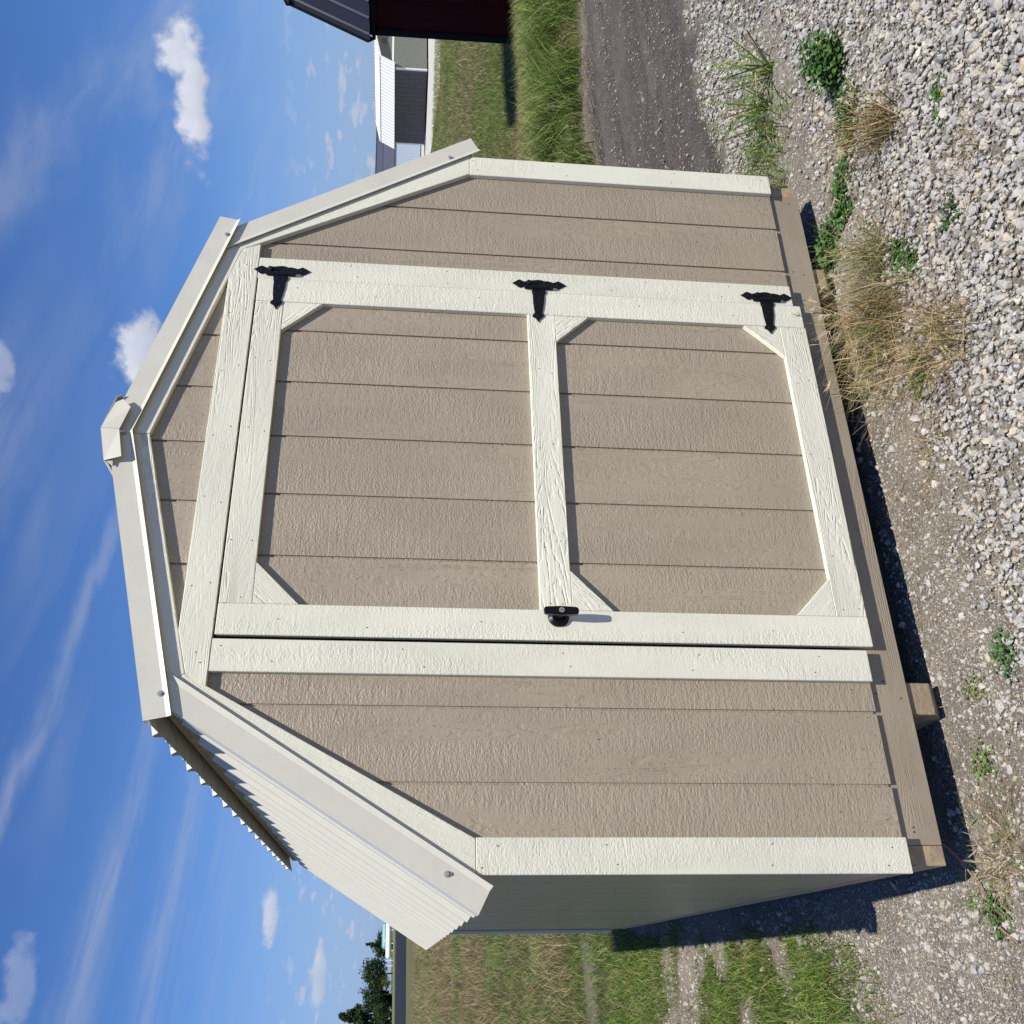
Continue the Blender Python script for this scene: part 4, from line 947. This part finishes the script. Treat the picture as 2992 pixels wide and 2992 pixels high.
clump('grass_tuft', 'tall green grass tuft with long arching blades right of the shed', 2.03, 0.10, 0.40, 0.9, 30, 0.05, 0.0090, 0, (0.10, 0.25), 0.02, 'grass tuft')
clump('grass_tuft', 'long bladed green tuft nearer the shed beside the gravel band', 1.93, 0.20, 0.36, 1.0, 34, 0.10, 0.0085, 0, (0.35, 0.15), 0.03, 'grass tuft')
clump('grass_tuft', 'low bushy green grass between the tall tufts and the corner', 1.74, 0.25, 0.13, 1.1, 300, 0.10, 0.0050, 0, (0, 0.1), 0.10, 'grass tuft')
clump('grass_tuft', 'green weedy grass hugging the far front corner of the shed', 1.44, 0.27, 0.11, 1.1, 260, 0.2, 0.0042, 0, (0, 0.1), 0.05, 'grass tuft')
clump('grass_tuft', 'thick lush green grass tuft in the dirt left of the shed', -1.475, 1.22, 0.09, 0.9, 520, 0.03, 0.0036, 0, (-0.2, 0.0), 0.085, 'grass tuft')
clump('grass_tuft', 'small green blades poking through stones by the weed mat', -1.335, 0.12, 0.05, 1.3, 40, 0.1, 0.0035, 0, (0, 0), 0.02, 'grass tuft')
def leafy(label, pts, hgt, size, n, col=(0.045, 0.105, 0.022), name='leafy_weed'):
    """low broad-leaved weed: stems with small rounded leaflets along a short run of ground"""
    pts = np.array(pts, float); VV = []; FF = []; CC = []; base = 0
    for i in range(int(n * 1.8)):
        k = rng.integers(0, len(pts)); t_ = rng.uniform(0, 1); p = pts[k] * (1 - t_) + pts[(k + 1) % len(pts)] * t_ if len(pts) > 1 else pts[0]
        x = p[0] + float(np.clip(rng.normal(0, 0.032), -0.06, 0.06)); y = p[1] + float(np.clip(rng.normal(0, 0.028), -0.05, 0.05)); z = float(height(x, y)) + hgt * rng.uniform(0.02, 1.0) * math.exp(-((x - p[0]) ** 2 + (y - p[1]) ** 2) / 0.004)
        s_ = size * rng.uniform(0.45, 0.95); a = rng.uniform(0, 6.28); nrm = Vector((rng.normal(0, 0.45), rng.normal(0, 0.45), 1)).normalized()
        t1 = Vector((math.cos(a), math.sin(a), 0)); t1 = (t1 - nrm * t1.dot(nrm)).normalized(); t2 = nrm.cross(t1); c = Vector((x, y, z))
        ring_ = [(-1.0, 0), (-0.45, 0.62), (0.35, 0.68), (0.9, 0.32), (0.75, 0.0), (0.9, -0.32), (0.35, -0.68), (-0.45, -0.62)]
        VV += [tuple(c)] + [tuple(c + t1 * s_ * u_ + t2 * s_ * v_ + nrm * s_ * 0.25 * abs(v_)) for u_, v_ in ring_]
        FF += [(base, base + 1 + j, base + 1 + (j + 1) % 8) for j in range(8)]
        cl = np.array(col) * rng.uniform(0.9, 2.1); cl = cl if rng.uniform() > 0.015 else np.array((0.30, 0.24, 0.06))
        CC += [cl] * 9; base += 9
        if i % 3 == 0:
            g = Vector((p[0] + rng.normal(0, .01), p[1] + rng.normal(0, .01), float(height(x, y)) - 0.003)); d_ = Vector((0.0012, 0.0006, 0))
            VV += [tuple(g - d_), tuple(g + d_), tuple(c)]; FF += [(base, base + 1, base + 2)]; CC += [np.array((0.10, 0.11, 0.04))] * 3; base += 3
    o = link(name, tri_mesh(name, np.array(VV), np.array(FF), np.array(CC)), MATS['foliage']); return tag(o, label, 'weed')
leafy('tall bright green leafy weed standing in the gravel by the top edge', [(1.59, -0.34), (1.44, -0.30)], 0.16, 0.0135, 420)
leafy('dark green weed at the foot of the foxtail clump on the gravel', [(1.33, -0.33), (1.17, -0.26)], 0.07, 0.011, 260, (0.035, 0.08, 0.018))
leafy('long low clover patch between the fine grit and the gravel', [(1.13, -0.20), (1.0, -0.13), (0.98, -0.12)], 0.05, 0.011, 300)
leafy('green weed growing out of the shadow under the rim', [(1.0, -0.02), (0.86, 0.0)], 0.07, 0.012, 170, (0.045, 0.11, 0.025))
leafy('low clover in front of the foxtail by the right skid', [(0.60, -0.33), (0.47, -0.40)], 0.03, 0.009, 190)
leafy('upper of two clover sprigs alone on the bare gravel', [(0.88, -0.70)], 0.02, 0.009, 26, (0.05, 0.13, 0.025))
leafy('lower of two clover sprigs alone on the bare gravel', [(0.815, -0.665)], 0.02, 0.009, 24, (0.05, 0.13, 0.025))
leafy('small dark clover beside the flattened straw', [(0.51, -0.61), (0.47, -0.58)], 0.03, 0.009, 70, (0.03, 0.07, 0.018))
leafy('low green weed at the foot of the brown clump before the door', [(0.22, -0.29), (0.10, -0.27)], 0.03, 0.009, 130, (0.05, 0.095, 0.022))
leafy('small clover with red flower heads at the bottom edge of the gravel', [(-0.74, -0.28)], 0.03, 0.009, 50, (0.045, 0.11, 0.03))
leafy('tiny yellow green weed in the stones before the left skid', [(-0.79, -0.12)], 0.015, 0.007, 34, (0.11, 0.13, 0.03))
leafy('sparse green weed between the left skid and the corner', [(-0.98, -0.075)], 0.02, 0.008, 42, (0.09, 0.14, 0.03))
leafy('green weed beside the red stem at the near corner', [(-1.33, 0.04), (-1.38, 0.03)], 0.03, 0.008, 80, (0.055, 0.11, 0.025))
# red stem of a creeping weed at the near corner
st = bpy.data.curves.new('red_stem', 'CURVE'); st.dimensions = '3D'; st.bevel_depth = 0.0026; st.bevel_resolution = 2
sp = st.splines.new('POLY'); pts_ = [(-1.155, 0.155, 0.035), (-1.16, 0.13, 0.065), (-1.185, 0.10, 0.055), (-1.23, 0.085, 0.03), (-1.285, 0.065, 0.014), (-1.34, 0.045, 0.012), (-1.395, 0.02, 0.014), (-1.43, -0.03, 0.010)]
sp.points.add(len(pts_) - 1)
for p_, q in zip(sp.points, pts_): p_.co = (*q, 1)
tmp = bpy.data.objects.new('tmp', st); COL.objects.link(tmp); dg_ = bpy.context.evaluated_depsgraph_get(); me = bpy.data.meshes.new_from_object(tmp.evaluated_get(dg_)); bpy.data.objects.remove(tmp)
me.materials.clear(); simple('red_stem', (0.30, 0.15, 0.11), 0.7)
tag(link('creeping_stem', me, MATS['red_stem']), 'pinkish red creeping weed stem looping out from the shed corner', 'weed')

# ------------------------------------------------------------------ render settings
scene.render.engine = 'CYCLES'
scene.cycles.use_denoising = True
scene.cycles.use_adaptive_sampling = True; scene.cycles.adaptive_threshold = 0.015
scene.cycles.max_bounces = 6; scene.cycles.diffuse_bounces = 3; scene.cycles.glossy_bounces = 2; scene.cycles.transmission_bounces = 3
scene.render.film_transparent = False
